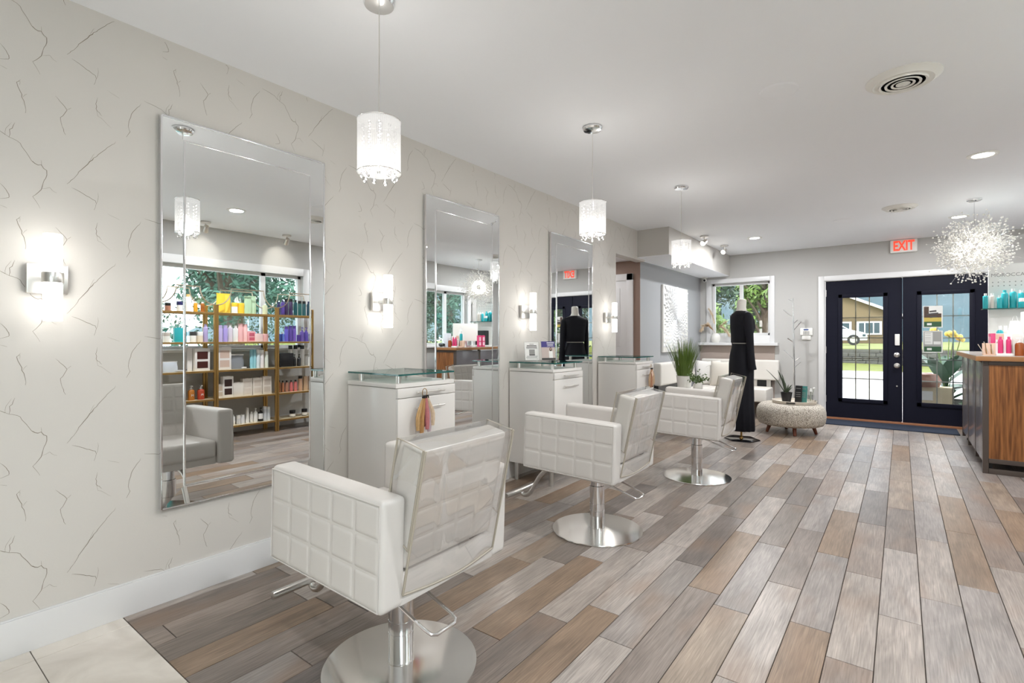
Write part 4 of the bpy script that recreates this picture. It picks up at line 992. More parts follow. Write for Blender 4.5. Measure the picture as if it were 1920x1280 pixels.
# posters on the right door (inside face of the glass)
mat('poster_dark', C(70, 52, 40), .5); mat('poster_white', C(214, 214, 210), .5); mat('poster_green', C(44, 82, 52), .5); mat('poster_yellow', C(188, 168, 80), .5); mat('poster_grey', C(150, 150, 146), .5)
def poster(z, label, kind):
    t = thing('poster', label, 'poster', (3.03, YF + .034, z))
    MB().box(-.105, .105, 0, .003, -.012, .285).build('sheet', 'poster_white', t)
    m = MB().box(-.092, .092, -.0012, 0, 0, .275).build('picture', 'poster_dark' if kind else 'poster_grey', t)
    MB().box(-.092, .092, -.002, -.0012, 0, .07).build('green_band', 'poster_green', m)
    if kind:
        MB().box(-.092, .092, -.002, -.0012, .07, .125).build('field', 'poster_yellow', m); MB().box(-.04, .092, -.0022, -.0012, .18, .275).build('sky_area', 'poster_white', m)
        for z0, a, b in ((.20, -.035, .04), (.165, -.06, .06), (.125, -.03, .045)): MB().box(a, b, -.003, -.0022, z0, z0 + .022, roty(-.12)).build('lettering', 'print_dark', m)
    else:
        MB().box(-.085, .0, -.002, -.0012, .10, .265).build('text_block', 'poster_white', m)
        for z0 in (.12, .14, .17, .19, .22, .245): MB().box(-.08, -.02, -.0028, -.002, z0, z0 + .005).build('lettering', 'print_grey', m)
        MB().box(.01, .085, -.002, -.0012, .10, .14).build('text_block', 'poster_white', m)
    MB().box(-.06, -.01, -.003, -.002, .02, .05).build('logo_block', 'poster_white', m)
poster(1.36, 'dark field photo poster with green band, upper one on the right door', 1)
poster(1.02, 'grey text poster with green band, lower one on the right door', 0)

# ================================================================== RECEPTION DESK
mat('desk_frame', C(82, 72, 66), .4); mat('desk_side', C(116, 112, 116), .2, spec=.7); mat('counter_edge', C(158, 112, 70), .4); mat('counter_top', C(190, 180, 172), .18)
t = thing('reception_desk', 'dark framed reception desk with oak end panel and pale counter', 'reception desk', (3.27, 6.2, 0))
DL, DW = 1.95, .72
for y0, y1, nm in ((0, .62, 0), (.62, 1.28, 1), (1.28, DL, 2)):
    MB().box(0.004, .022, y0 + .02, y1 - .02, .10, .985).build('front_panel', 'desk_side', t, bevel=.002)
    MB().box(.002, .03, y1 - .022, y1 + .022 if y1 < DL else y1, .04, 1.0).build('panel_post', 'desk_frame', t)
MB().box(0, .04, 0, .035, .0, 1.0).build('corner_post', 'desk_frame', t)
MB().box(.04, DW, .004, .022, .135, .965).build('end_panel', 'oak', t)
MB().box(.035, DW, 0, .03, .965, 1.0).box(.035, DW, 0, .03, .095, .135).box(.035, DW, 0, .03, 0, .045).box(DW - .035, DW, 0, .03, .04, .97).build('end_frame', 'desk_frame', t, bevel=.002)
MB().box(.03, DW - .02, .03, .05, .13, 1.0).build('inner_wall', 'desk_frame', t)
MB().box(.02, DW - .01, .1, DL, .1, .13).build('bottom_shelf', 'desk_frame', t)
for y in (.06, DL - .06):
    for x in (.04, DW - .06): MB().box(x, x + .03, y, y + .03, 0, .1).build('foot', 'black_plastic', t)
MB().box(-.05, DW + .02, -.03, DL + .03, 1.003, 1.045).build('counter', ['counter_edge'], t, bevel=.003)
MB().box(-.048, DW + .018, -.028, DL + .028, 1.045, 1.049).build('counter_surface', 'counter_top', t)
CZ = 1.0495
# generic product builders (parts: body, cap, label) -----------------------------------------
def colmat(c, rough=.3, trans=False):
    n = 'col_%d_%d_%d' % c
    return n if n in M else (mat(n, C(*c), rough), n)[1]
proto = {}
def product(kind, loc, label, group, c, cap=(240, 240, 238), h=.2, w=.05, rz=0.0, cat='bottle', name=None, deco=None, logo=None):
    key = (kind, c, cap, h, w, deco, logo)
    nm = name or {'bottle': 'bottle', 'pump': 'pump_bottle', 'jar': 'jar', 'box': 'product_box', 'tube': 'tube', 'can': 'spray_can', 'pouch': 'pouch', 'brush': 'hair_brush'}[kind]
    if key in proto:
        o = dup(proto[key], loc, rz, label); o.name = nm
        o['group'] = group; o['category'] = cat
        return o
    t = thing(nm, label, cat, loc, rz, group); cb, cc = colmat(c), colmat(cap); r = w / 2
    if kind == 'bottle':
        MB().lathe([(0, 0), (r * .95, 0), (r, .004), (r, h * .76), (r * .9, h * .82), (r * .45, h * .86), (r * .45, h * .87), (0, h * .87)], 16).build('body', cb, t, smooth=50)
        MB().lathe([(0, h * .86), (r * .55, h * .86), (r * .52, h), (0, h)], 14).build('cap', cc, t)
    elif kind == 'can':
        MB().lathe([(0, 0), (r, 0), (r, h * .8), (r * .92, h * .82), (0, h * .82)], 16).build('body', cb, t); MB().lathe([(0, h * .82), (r * .92, h * .82), (r * .9, h), (0, h)], 16).build('cap', cc, t)
    elif kind == 'pump':
        MB().lathe([(0, 0), (r, 0), (r, h * .62), (r * .8, h * .7), (r * .35, h * .74), (0, h * .74)], 16).build('body', cb, t, smooth=50)
        p = MB().lathe([(0, h * .72), (r * .42, h * .72), (r * .42, h * .8), (r * .12, h * .81), (r * .12, h * .94), (0, h * .94)], 12).build('pump', cc, t)
        MB().box(-r * .9, r * .35, -r * .22, r * .22, h * .93, h).build('spout', cc, p, bevel=.002)
    elif kind == 'jar':
        MB().lathe([(0, 0), (r * .96, 0), (r, .004), (r, h * .62), (0, h * .62)], 18).build('body', cb, t); MB().lathe([(0, h * .62), (r * 1.02, h * .62), (r * 1.02, h), (0, h)], 18).build('lid', cc, t, bevel=.002)
    elif kind == 'tube':
        m = MB(); V = []
        for z, a, b in ((h * .2, r * .8, r * .8), (h * .6, r, r * .6), (h, r * 1.1, r * .08)):
            V += [(a * math.cos(2 * PI * i / 16), b * math.sin(2 * PI * i / 16), z) for i in range(16)]
        m.add(V, [(q * 16 + i, q * 16 + (i + 1) % 16, (q + 1) * 16 + (i + 1) % 16, (q + 1) * 16 + i) for q in range(2) for i in range(16)] + [tuple(range(15, -1, -1)), tuple(range(32, 48))])
        m.build('body', cb, t, smooth=50); MB().lathe([(0, 0), (r * .85, 0), (r * .82, h * .2), (0, h * .2)], 14).build('cap', cc, t)
    elif kind == 'pouch':
        m = MB()
        for s in (-1, 1):
            def fn(u, v, s=s): return (s * r * .35 * (1 - abs(2 * u - 1) ** 3) * (1 - v ** 2), (2 * u - 1) * r * (1 + .06 * math.sin(5 * v)), v * h)
            m.grid(fn, 10, 8)
        m.build('body', cb, t, smooth=60); MB().box(-.003, .003, -r, r, h * .93, h).build('seal', cc, t)
    elif kind == 'brush':
        MB().cyl((0, -.01, .012), (0, .09, .018), .007, .005, 10).build('handle', cb, t); MB().box(-.022, .022, -.11, -.01, .006, .02).build('brush_head', cc, t, bevel=.005)
    elif kind == 'box':
        d = w * .6 if deco != 'deep' else w
        b = MB().box(-d / 2, d / 2, -r, r, 0, h).build('carton', cb, t, bevel=.0015)
        MB().box(-d / 2 + .002, d / 2 - .002, -r * .45, r * .45, h, h + .004).build('tuck_flap', cb, b)
    if kind in ('bottle', 'can', 'pump', 'jar') and deco:
        z0, z1 = (h * .18, h * .58) if kind != 'jar' else (h * .1, h * .5)
        MB().lathe([(r * 1.012, z0), (r * 1.012, z1)], 16).build('label_band', colmat(deco), t, fixn=False)
    if kind == 'box' and deco and deco != 'deep':
        d = w * .6
        for z0, z1 in ((.12, .42), (.52, .86)): MB().box(-d / 2 - .0012, -d / 2, -r * .72, r * .72, h * z0, h * z1).build('printed_panel', colmat(deco), t)
    if logo:
        text('logo_letter', logo, h * .22, colmat((236, 234, 228)), t, (-r * 1.02 - .001, 0, h * .33), (PI / 2, 0, -PI / 2), .0006)
    proto[key] = t
    return t
PINK, TEAL, WHT, BLK = (216, 62, 118), (46, 170, 178), (238, 238, 236), (22, 22, 24)
# items on the counter
g = 'items on the reception counter'
t = thing('card_holder', 'kraft card holder with wooden pencils on the counter edge', 'card holder', (3.34, 6.42, CZ))
MB().box(-.05, .05, .02, .04, 0, .11, rotx(-.15)).box(-.05, .05, -.03, .03, 0, .012).build('holder_body', 'kraft_pink', t)
for i in range(6): MB().cyl((-.04 + .016 * i, -.01, .012), (-.085 + .02 * i + .03 * (i % 2), -.03, .10 + .012 * (i % 3)), .003, n=6).build('pencil', 'gold' if i % 2 else 'tray_wood', t)
t = thing('display_carton', 'small white display carton with two pink bottles printed bright pink', 'display box', (3.43, 6.36, CZ))
MB().box(-.055, .055, .03, .038, 0, .20).box(-.055, .055, -.03, .03, 0, .02).build('carton', 'paper', t, bevel=.001)
MB().box(-.055, .0, .0285, .03, .145, .195).build('pink_print', 'kraft_pink', t)
for i, dx in enumerate((-.027, .027)):
    product('bottle', (3.43 + dx, 6.352, CZ + .0205), 'bright pink slim bottle in the display carton, %s one' % ('left', 'right')[i], 'pink bottles in the display carton', PINK, (220, 80, 130), .15, .036)
product('bottle', (3.415, 6.50, CZ + .0), 'turquoise bottle with white cap standing behind the display carton', g, TEAL, WHT, .27, .05)
product('bottle', (3.455, 6.52, CZ), 'cream bottle beside the turquoise bottle on the counter', g, (226, 214, 204), WHT, .27, .045)
product('pump', (3.525, 6.34, CZ), 'amber glass pump bottle on the counter', g, (150, 76, 30), WHT, .16, .062)
product('box', (3.515, 6.46, CZ), 'tall white product box behind the amber bottle', g, (226, 220, 212), WHT, .19, .09, PI / 2, 'box', deco='deep')
product('box', (3.60, 6.36, CZ), 'tall plain white carton on the counter by the amber bottle', g, (224, 228, 236), WHT, .235, .085, PI / 2, 'box', deco='deep')
t = thing('paper_bag', 'standing white folded paper bag on the counter', 'paper bag', (3.53, 6.62, CZ))
m = MB().add([(-.085, -.04, 0), (.085, -.04, 0), (.085, .04, 0), (-.085, .04, 0), (-.03, -.006, .32), (.03, -.006, .32), (.03, .006, .32), (-.03, .006, .32)], [(0, 1, 2, 3), (4, 5, 6, 7), (0, 1, 5, 4), (1, 2, 6, 5), (2, 3, 7, 6), (3, 0, 4, 7)]); m.build('bag_body', 'paper', t)
MB().tube([(-.02, -.008, .31), (-.01, -.01, .36), (.01, -.01, .36), (.02, -.008, .31)], .002, 6).build('bag_handle', 'paper', t)
t = thing('hair_dryer', 'dark grey hair dryer lying on the counter', 'hair dryer', (3.68, 6.30, CZ))
MB().lathe([(0, -.09), (.022, -.09), (.026, -.05), (.036, 0), (.038, .05), (.03, .08), (0, .085)], 20, (0, 0, 0)).build('barrel', 'black_plastic', t, loc=(0, 0, .04)).rotation_euler = (0, PI / 2, .4)
MB().tube([(.02, .01, .035), (.05, .05, .025), (.07, .12, .02)], [.018, .017, .015], 12).build('handle', 'black_plastic', t)
# retail display standing on the counter behind
t = thing('retail_display_stand', 'white counter display stand with header sign and glass shelf of turquoise bottles', 'display stand', (3.45, 7.55, CZ))
MB().box(.0, .62, .09, .12, 0, .96).build('back_board', 'paper', t)
text('header_lettering', 'MOROCCANOIL', .052, 'print_grey', t, (.02, .0885, .84), (PI / 2, 0, 0), .0008, 'LEFT')
for i in range(12):
    for j in range(2): MB().box(.03 + .045 * i, .04 + .045 * i, .0885, .09, .76 - .04 * j, .77 - .04 * j, roty(.78)).build('star_print', 'print_grey', t)
MB().box(-.06, .62, -.09, .09, .465, .475).build('glass_shelf', 'teal_glass' if False else 'glass_top', t); MB().box(-.06, .62, -.092, -.09, .465, .475).build('shelf_edge', 'glass_edge', t)
MB().box(.56, .60, -.08, .09, 0, .47).build('side_support', 'paper', t)
MB().box(.0, .62, -.09, .12, 0, .02).build('stand_base', 'paper', t)
MB().box(.30, .62, .0, .09, .02, .30).build('dark_shelf_box', 'black_plastic', t)
gs = 'bottles on the counter display shelf'; zs = CZ + .4755
for i, (dx, dy, k, c, cp, h, w_, l) in enumerate(((-.035, -.03, 'bottle', TEAL, WHT, .165, .045, 'turquoise bottle at the left end of the display shelf'), (.02, -.02, 'bottle', (228, 218, 210), WHT, .165, .045, 'cream bottle second on the display shelf'),
      (.075, -.045, 'bottle', TEAL, WHT, .135, .042, 'short turquoise bottle third on the display shelf'), (.12, .0, 'bottle', TEAL, TEAL, .195, .055, 'tall turquoise bottle left of centre on the display shelf'),
      (.185, .0, 'bottle', TEAL, WHT, .205, .056, 'tall turquoise bottle with white cap, centre of the display shelf'), (.25, .03, 'bottle', TEAL, WHT, .19, .05, 'turquoise bottle at the back of the display shelf'),
      (.305, .03, 'bottle', TEAL, TEAL, .195, .05, 'tall turquoise bottle right of centre on the display shelf'), (.26, -.045, 'jar', TEAL, WHT, .10, .075, 'turquoise jar with white lid on the display shelf'),
      (.375, -.01, 'bottle', TEAL, WHT, .175, .05, 'turquoise bottle right of the jar on the display shelf'), (.435, 0, 'bottle', (230, 222, 214), WHT, .18, .05, 'cream bottle toward the right of the display shelf'), (.49, 0, 'bottle', (230, 222, 214), WHT, .185, .052, 'cream bottle at the right end of the display shelf'))):
    product(k, (3.45 + dx, 7.55 + dy, zs), l, gs, c, cp, h, w_)
# things on the counter seen only in the middle mirror
t = thing('monitor', 'slim monitor turned away on the reception counter', 'monitor', (3.72, 6.95, CZ), .3)
MB().box(0, .02, -.26, .26, .10, .42).build('screen_housing', 'white_plastic', t, bevel=.006); MB().box(.01, .04, -.03, .03, .01, .2).build('stand_neck', 'nickel', t); MB().box(-.06, .12, -.1, .1, 0, .012).build('stand_foot', 'nickel', t)
for i, y in enumerate((6.98, 7.08)): product('box', (3.42, y, CZ), 'bright pink product box on the counter, %s' % ('nearer one', 'further one')[i], 'pink product boxes on the counter', PINK, WHT, .2, .075, 0, 'box', deco=(240, 200, 214))

# ================================================================== GOLD PRODUCT SHELVES (seen in the mirror)
SY = [1.96, 2.70, 3.44, 4.16]; SX0, SX1 = 3.80, 4.12; SZ = [.145, .49, .825, 1.16, 1.51]
mat('glass_shelf_gold', C(214, 196, 160), .2)
for b in range(3):
    t = thing('gold_shelving_unit', ['gold metal shelving unit with glass shelves, nearest the marble tiles', 'gold metal shelving unit with glass shelves, middle of the three', 'gold metal shelving unit with glass shelves, nearest the reception desk'][b], 'shelving', (SX0, SY[b], 0), group='gold shelving units')
    Wd = SY[b + 1] - SY[b] - .006; D = SX1 - SX0
    for x in (0, D - .022):
        for y in (0, Wd - .022): MB().box(x, x + .022, y, y + .022, 0, 1.60).build('post', 'gold', t)
    for z in SZ:
        MB().box(0, D, .022, Wd - .022, z - .022, z - .006).build('shelf_frame', 'gold', t) if False else None
        MB().box(.0, .018, .02, Wd - .02, z - .022, z - .002).box(D - .018, D, .02, Wd - .02, z - .022, z - .002).build('shelf_rail', 'gold', t)
        MB().box(.015, D - .015, .02, Wd - .02, z - .008, z).build('shelf_board', 'glass_shelf_gold', t)
    m = MB()
    for x in (.011, D - .011):
        r = .16
        P = [(x, .011, 1.60)] + [(x, .011 + r * math.sin(a), 1.60 + .20 * (1 - math.cos(a))) for a in [k * PI / 20 for k in range(1, 11)]]
        P += [(x, Wd - .011 - r * math.sin(a), 1.60 + .20 * (1 - math.cos(a))) for a in [k * PI / 20 for k in range(10, 0, -1)]] + [(x, Wd - .011, 1.60)]
        m.tube(P, .007, 8)
    m.build('arched_top_rail', 'champagne', t)
def row(b, lv, items, where):
    """items: (frac across bay, kind, colour, cap, h, w, text, extra)"""
    for fr, kind, c, cp, h, w_, txt, ex in items:
        y = SY[b] + .05 + (SY[b + 1] - SY[b] - .1) * fr
        kw = dict(ex); dx = kw.pop('dx', .10)
        product(kind, (SX0 + dx, y, SZ[lv] + .0005), txt + ' ' + where, 'products on the gold shelves', c, cp, h, w_, 0, kw.pop('cat', 'box' if kind == 'box' else kind if kind in ('jar', 'tube', 'pouch', 'brush') else 'bottle'), **kw)
YEL, LGR, PUR, NAV, DTE, LAV, PNK, LBL = (232, 196, 60), (176, 206, 172), (88, 66, 150), (44, 42, 92), (26, 84, 92), (178, 166, 210), (226, 176, 176), (140, 196, 208)
N0 = {}
row(1, 4, [(.06, 'pouch', YEL, YEL, .235, .10, 'tall yellow pouch', N0), (.19, 'pouch', (238, 206, 80), YEL, .24, .11, 'taller yellow pouch', {'dx': .16}), (.31, 'jar', WHT, YEL, .13, .07, 'white jar with yellow lid', N0), (.43, 'jar', YEL, YEL, .13, .075, 'yellow jar', N0),
           (.56, 'pouch', LGR, LGR, .22, .09, 'pale green pouch', N0), (.68, 'pouch', (186, 214, 182), LGR, .23, .10, 'pale mint pouch', {'dx': .15}), (.90, 'bottle', (206, 210, 176), WHT, .14, .06, 'pale olive bottle', N0)], 'on the top shelf, middle gold unit')
row(2, 4, [(.03, 'bottle', NAV, NAV, .17, .045, 'navy bottle at the left end', N0), (.12, 'bottle', PUR, NAV, .20, .05, 'purple bottle with dark cap', N0), (.20, 'can', (58, 40, 84), BLK, .215, .05, 'dark plum spray can', N0), (.30, 'can', (66, 46, 92), BLK, .22, .052, 'plum spray can', N0),
           (.41, 'bottle', DTE, BLK, .21, .05, 'dark teal bottle', N0), (.51, 'can', (24, 96, 92), BLK, .20, .05, 'teal green spray can', N0), (.61, 'can', (28, 88, 96), BLK, .20, .05, 'deep teal spray can', N0), (.72, 'bottle', (30, 70, 90), NAV, .20, .05, 'blue teal bottle', N0), (.83, 'bottle', (44, 56, 110), NAV, .19, .06, 'dark blue bottle', N0), (.94, 'bottle', (60, 60, 120), NAV, .18, .05, 'indigo bottle at the right end', N0)], 'on the top shelf, unit nearest the desk')
row(0, 4, [(.10, 'jar', (170, 120, 100), BLK, .09, .06, 'rose brown jar', N0), (.28, 'jar', WHT, NAV, .11, .06, 'white jar with navy lid', N0), (.38, 'jar', WHT, (70, 60, 120), .11, .06, 'white jar with purple lid', N0), (.52, 'jar', WHT, BLK, .11, .065, 'white jar with black lid', N0), (.66, 'bottle', WHT, (232, 190, 120), .20, .07, 'white bottle with apricot cap', N0),
           (.78, 'bottle', (206, 150, 40), WHT, .12, .045, 'amber bottle, left of two', N0), (.90, 'bottle', (170, 100, 30), WHT, .12, .045, 'dark amber bottle', N0)], 'on the top shelf, unit nearest the tiles')
row(0, 3, [(.08, 'jar', WHT, (200, 190, 180), .11, .07, 'white jar with beige lid', N0), (.26, 'box', TEAL, TEAL, .16, .09, 'turquoise carton, left one', N0), (.40, 'box', (60, 180, 190), TEAL, .15, .09, 'turquoise carton, middle one', N0), (.55, 'bottle', WHT, WHT, .13, .07, 'white round bottle', N0), (.62, 'box', (50, 160, 180), TEAL, .20, .08, 'tall turquoise carton', {'dx': .2}),
           (.74, 'jar', WHT, (60, 60, 60), .12, .07, 'white jar with dark lid', N0), (.85, 'jar', (226, 214, 196), WHT, .12, .07, 'cream jar', N0), (.95, 'bottle', LAV, LAV, .21, .05, 'lavender bottle', N0)], 'on the second shelf, unit nearest the tiles')
row(1, 3, [(.05, 'can', LAV, LAV, .20, .05, 'lavender can at the left end', N0), (.14, 'can', (160, 146, 206), LAV, .20, .05, 'violet can', N0), (.23, 'bottle', (214, 206, 220), WHT, .21, .055, 'pale lilac bottle', N0), (.33, 'bottle', WHT, WHT, .20, .055, 'white bottle', N0), (.42, 'can', PNK, PNK, .225, .055, 'tall pink can', N0), (.51, 'can', (232, 188, 186), PNK, .22, .055, 'pale pink can', N0),
           (.62, 'box', (230, 170, 176), PNK, .13, .09, 'rose pink carton', {'deco': (190, 90, 110)}), (.76, 'box', (236, 206, 204), PNK, .10, .10, 'pale pink carton', N0), (.90, 'jar', PNK, PNK, .10, .08, 'pink jar', N0)], 'on the second shelf, middle gold unit')
row(2, 3, [(.03, 'bottle', (70, 100, 196), WHT, .12, .045, 'royal blue bottle at the left end', N0), (.11, 'bottle', (86, 112, 206), WHT, .12, .045, 'bright blue bottle', N0), (.20, 'can', (96, 88, 190), PUR, .20, .05, 'periwinkle can', N0), (.29, 'can', PUR, PUR, .21, .05, 'purple can', N0), (.38, 'can', (110, 84, 176), PUR, .21, .05, 'violet purple can', N0), (.48, 'jar', (80, 60, 150), PUR, .09, .05, 'small purple jar', N0),
           (.56, 'pump', (98, 78, 160), PUR, .19, .055, 'purple pump bottle', N0), (.66, 'pump', (84, 66, 156), PUR, .19, .055, 'deep purple pump bottle', N0), (.76, 'bottle', (60, 70, 160), WHT, .13, .045, 'blue violet bottle', N0), (.86, 'bottle', (128, 104, 180), LAV, .13, .05, 'lilac purple bottle', N0), (.95, 'bottle', (116, 92, 176), LAV, .13, .05, 'mauve purple bottle', N0)], 'on the second shelf, unit nearest the desk')
row(0, 2, [(.12, 'pouch', (190, 196, 204), WHT, .12, .16, 'crumpled silver gift pouch', N0), (.34, 'brush', (60, 60, 80), (200, 200, 204), .02, .05, 'silver hair brush lying flat', N0), (.50, 'brush', (40, 40, 70), (40, 40, 60), .02, .05, 'navy hair brush lying flat', N0), (.60, 'box', (232, 230, 228), WHT, .27, .05, 'slim white carton', {'dx': .14}), (.69, 'box', (230, 228, 228), WHT, .265, .05, 'slim white carton in front', {'dx': .12}), (.87, 'box', (236, 232, 228), WHT, .26, .16, 'white carton with two dark brown panels', {'deco': (70, 28, 24)})], 'on the third shelf, unit nearest the tiles')
row(1, 2, [(.10, 'box', (236, 232, 228), WHT, .27, .15, 'white carton with beige product pictures', {'deco': (206, 182, 168)}), (.36, 'pouch', (130, 134, 140), WHT, .18, .15, 'crumpled silver grey bag', N0), (.54, 'brush', (20, 20, 24), (230, 230, 230), .02, .05, 'black and white hair brush', N0), (.63, 'can', LBL, LBL, .235, .04, 'pale blue can', N0), (.69, 'can', (150, 204, 214), LBL, .235, .04, 'light aqua can', N0), (.76, 'can', (206, 218, 222), WHT, .235, .05, 'icy white can', N0), (.84, 'can', (226, 220, 220), WHT, .23, .05, 'white can', N0), (.93, 'can', (216, 222, 210), WHT, .21, .045, 'off white can', N0)], 'on the third shelf, middle gold unit')
row(2, 2, [(.16, 'box', BLK, BLK, .18, .19, 'wide black carton', N0), (.38, 'pump', BLK, BLK, .16, .05, 'black pump bottle, left of two', N0), (.49, 'pump', (30, 30, 32), BLK, .16, .05, 'black pump bottle, right of two', N0), (.40, 'can', WHT, BLK, .28, .055, 'tall white can with black cap, left', {'dx': .22}), (.52, 'can', (234, 236, 238), BLK, .28, .055, 'tall white can with black cap, middle', {'dx': .22}), (.64, 'can', (230, 232, 236), BLK, .28, .06, 'tall white can with black cap, right', {'dx': .18}),
           (.76, 'pump', WHT, BLK, .17, .055, 'white pump bottle with black head', N0), (.88, 'bottle', (226, 226, 214), BLK, .18, .055, 'cream bottle with black cap', N0), (.96, 'bottle', (200, 196, 160), BLK, .17, .05, 'straw coloured bottle with black cap', N0)], 'on the third shelf, unit nearest the desk')
row(0, 1, [(.42, 'bottle', TEAL, TEAL, .20, .06, 'turquoise bottle', N0), (.54, 'pump', (40, 28, 28), WHT, .19, .085, 'dark brown pump bottle with letter', {'logo': 'M'}), (.71, 'pump', (176, 108, 36), WHT, .165, .07, 'amber pump bottle with letter', {'logo': 'M'}), (.87, 'pump', (170, 62, 36), WHT, .165, .075, 'orange red pump bottle with letter', {'logo': 'M'})], 'on the fourth shelf, unit nearest the tiles')
row(1, 1, [(.02, 'box', (232, 228, 222), WHT, .16, .09, 'white carton with round beige picture', {'deco': (206, 190, 170)}), (.17, 'box', (238, 234, 228), WHT, .25, .12, 'tall white carton with dark swatch', {'deco': (60, 40, 36)}), (.35, 'box', (230, 224, 216), WHT, .17, .12, 'plain cream carton', N0), (.53, 'box', (228, 220, 210), WHT, .21, .115, 'cream carton with pale circle', {'deco': (216, 206, 196)}), (.725, 'box', (230, 222, 212), WHT, .21, .115, 'cream carton with pale print', {'deco': (214, 202, 190)}), (.92, 'box', (232, 224, 214), WHT, .22, .115, 'cream carton at the right end', {'deco': (210, 198, 186)})], 'on the fourth shelf, middle gold unit')
row(2, 1, [(.04, 'bottle', (170, 110, 70), BLK, .16, .04, 'copper bottle with black cap, left', N0), (.12, 'bottle', (176, 116, 84), BLK, .15, .04, 'copper bottle with black cap, middle', N0), (.21, 'bottle', (170, 120, 100), BLK, .15, .045, 'rosy copper bottle with black cap', N0), (.31, 'bottle', (206, 110, 110), BLK, .15, .045, 'coral pink bottle with black cap', N0), (.41, 'bottle', (214, 124, 120), BLK, .15, .045, 'salmon pink bottle with black cap', N0), (.52, 'can', (190, 150, 120), BLK, .20, .055, 'tan can with black cap', N0), (.64, 'box', (196, 166, 136), BLK, .19, .055, 'kraft carton, left of two', N0), (.77, 'box', (200, 170, 140), BLK, .19, .06, 'kraft carton, right of two', N0), (.88, 'box', (30, 28, 28), BLK, .19, .05, 'slim black carton', N0)], 'on the fourth shelf, unit nearest the desk')
row(1, 0, [(.06, 'jar', (90, 90, 110), BLK, .07, .05, 'small slate jar', N0), (.15, 'jar', WHT, WHT, .10, .09, 'wide white jar', N0), (.28, 'bottle', WHT, WHT, .12, .05, 'short white bottle', N0), (.38, 'jar', (220, 222, 226), WHT, .11, .05, 'pale grey jar', N0), (.46, 'can', (226, 228, 232), WHT, .11, .05, 'short white can', N0), (.55, 'tube', WHT, WHT, .19, .055, 'upright white tube', N0), (.63, 'bottle', WHT, WHT, .13, .04, 'slim white bottle', N0), (.71, 'pump', WHT, WHT, .17, .05, 'white pump bottle', N0), (.81, 'pump', BLK, BLK, .17, .06, 'black pump bottle with white band', {'deco': (236, 236, 236)}), (.90, 'can', (206, 210, 216), WHT, .18, .05, 'silver white can', N0), (.97, 'can', (214, 218, 222), WHT, .17, .045, 'pale silver can', N0)], 'on the bottom shelf, middle gold unit')
row(2, 0, [(.34, 'jar', (40, 26, 22), BLK, .09, .075, 'dark banded candle jar, left one', {'deco': (230, 226, 220)}), (.62, 'jar', (42, 28, 24), BLK, .09, .075, 'dark banded candle jar, right one', {'deco': (228, 226, 220)})], 'on the bottom shelf, unit nearest the desk')

# ================================================================== OUTSIDE
def out_struct(m, name, mt, label, cat, **k): return struct(m.build(name, mt, **k), label, cat)
out_struct(MB().box(-40, 60, YF + .151, 27, -.4, -.12).box(XR + .151, 60, -40, YF + .151, -.4, -.12).box(-40, XR + .151, -40, YB - .2, -.4, -.12).box(-40, -1.9, YB - .2, YF + .151, -.4, -.12), 'ground', 'asphalt', 'pale grey asphalt forecourt outside the glazed doors', 'ground', smooth=0)
out_struct(MB().box(-40, 60, 27.35, 120, -.4, .72), 'ground_upper', 'lawn', 'raised lawn and drive above the stone retaining wall', 'ground', smooth=0)
out_struct(MB().add([(-6, 23.6, -.118), (4.2, 25.2, -.118), (4.2, 27, .02), (-6, 27, .25)], [(0, 1, 2, 3)]), 'ground_bank', 'lawn', 'yellow green grassy bank at the foot of the stone wall', 'grass bank', smooth=0)
t = thing('retaining_wall', 'grey stone block retaining wall seen through the left door', 'retaining wall', (-6, 27, -.12))
bm_ = [MB().box(0, L, -.02, .35, 0, .155).mesh('stone_block', 'stone', smooth=0, bevel=.02, seg=1) for L in (.42, .56, .36)]
r2 = random.Random(8)
for rI in range(5):
    x = -.2 * (rI % 2)
    while x < 11.5:
        i = r2.randrange(3); L = (.42, .56, .36)[i]; o = link('stone_block', bm_[i], t, (x, r2.uniform(-.03, .02) + .03 * rI, .165 * rI)); x += L + .012
MB().box(-.1, 11.6, .12, .4, .0, .80).build('wall_core', 'stone', t)
# tan house
t = thing('house', 'tan sided house with white framed windows seen through the left door', 'house', (-1.7, 54, .72))
HL, HR = -6.0, 4.4
MB().add([(HL, 0, 0), (HR, 0, 0), (HR, 0, 2.35), (0, 0, 4.4), (HL, 0, 1.6), (HL, 9, 0), (HR, 9, 0), (HR, 9, 2.35), (0, 9, 4.4), (HL, 9, 1.6)], [(0, 1, 2, 3, 4), (5, 9, 8, 7, 6), (0, 5, 6, 1), (1, 6, 7, 2), (0, 4, 9, 5)]).build('wall', 'siding', t, smooth=0)
for k in range(23): MB().box(HL, HR, -.04, 0, .05 + .1 * k, .07 + .1 * k).build('siding_board', 'siding', t)
def slab(x0, z0, x1, z1, y0, y1, th): return MB().add([(x0, y0, z0), (x1, y0, z1), (x1, y1, z1), (x0, y1, z0), (x0, y0, z0 + th), (x1, y0, z1 + th), (x1, y1, z1 + th), (x0, y1, z0 + th)], [(0, 3, 2, 1), (4, 5, 6, 7), (0, 1, 5, 4), (1, 2, 6, 5), (2, 3, 7, 6), (3, 0, 4, 7)])
rf = slab(0, 4.42, HR + .5, 2.14, -.5, 9.5, .15).build('roof', 'roof', t, smooth=0); slab(0, 4.34, HR + .5, 2.06, -.54, -.5, .23).build('fascia', 'trim_white', rf, smooth=0)
rf = slab(0, 4.42, HL - .5, 1.4, -.5, 9.5, .15).build('roof', 'roof', t, smooth=0); slab(0, 4.34, HL - .5, 1.32, -.54, -.5, .23).build('fascia', 'trim_white', rf, smooth=0)
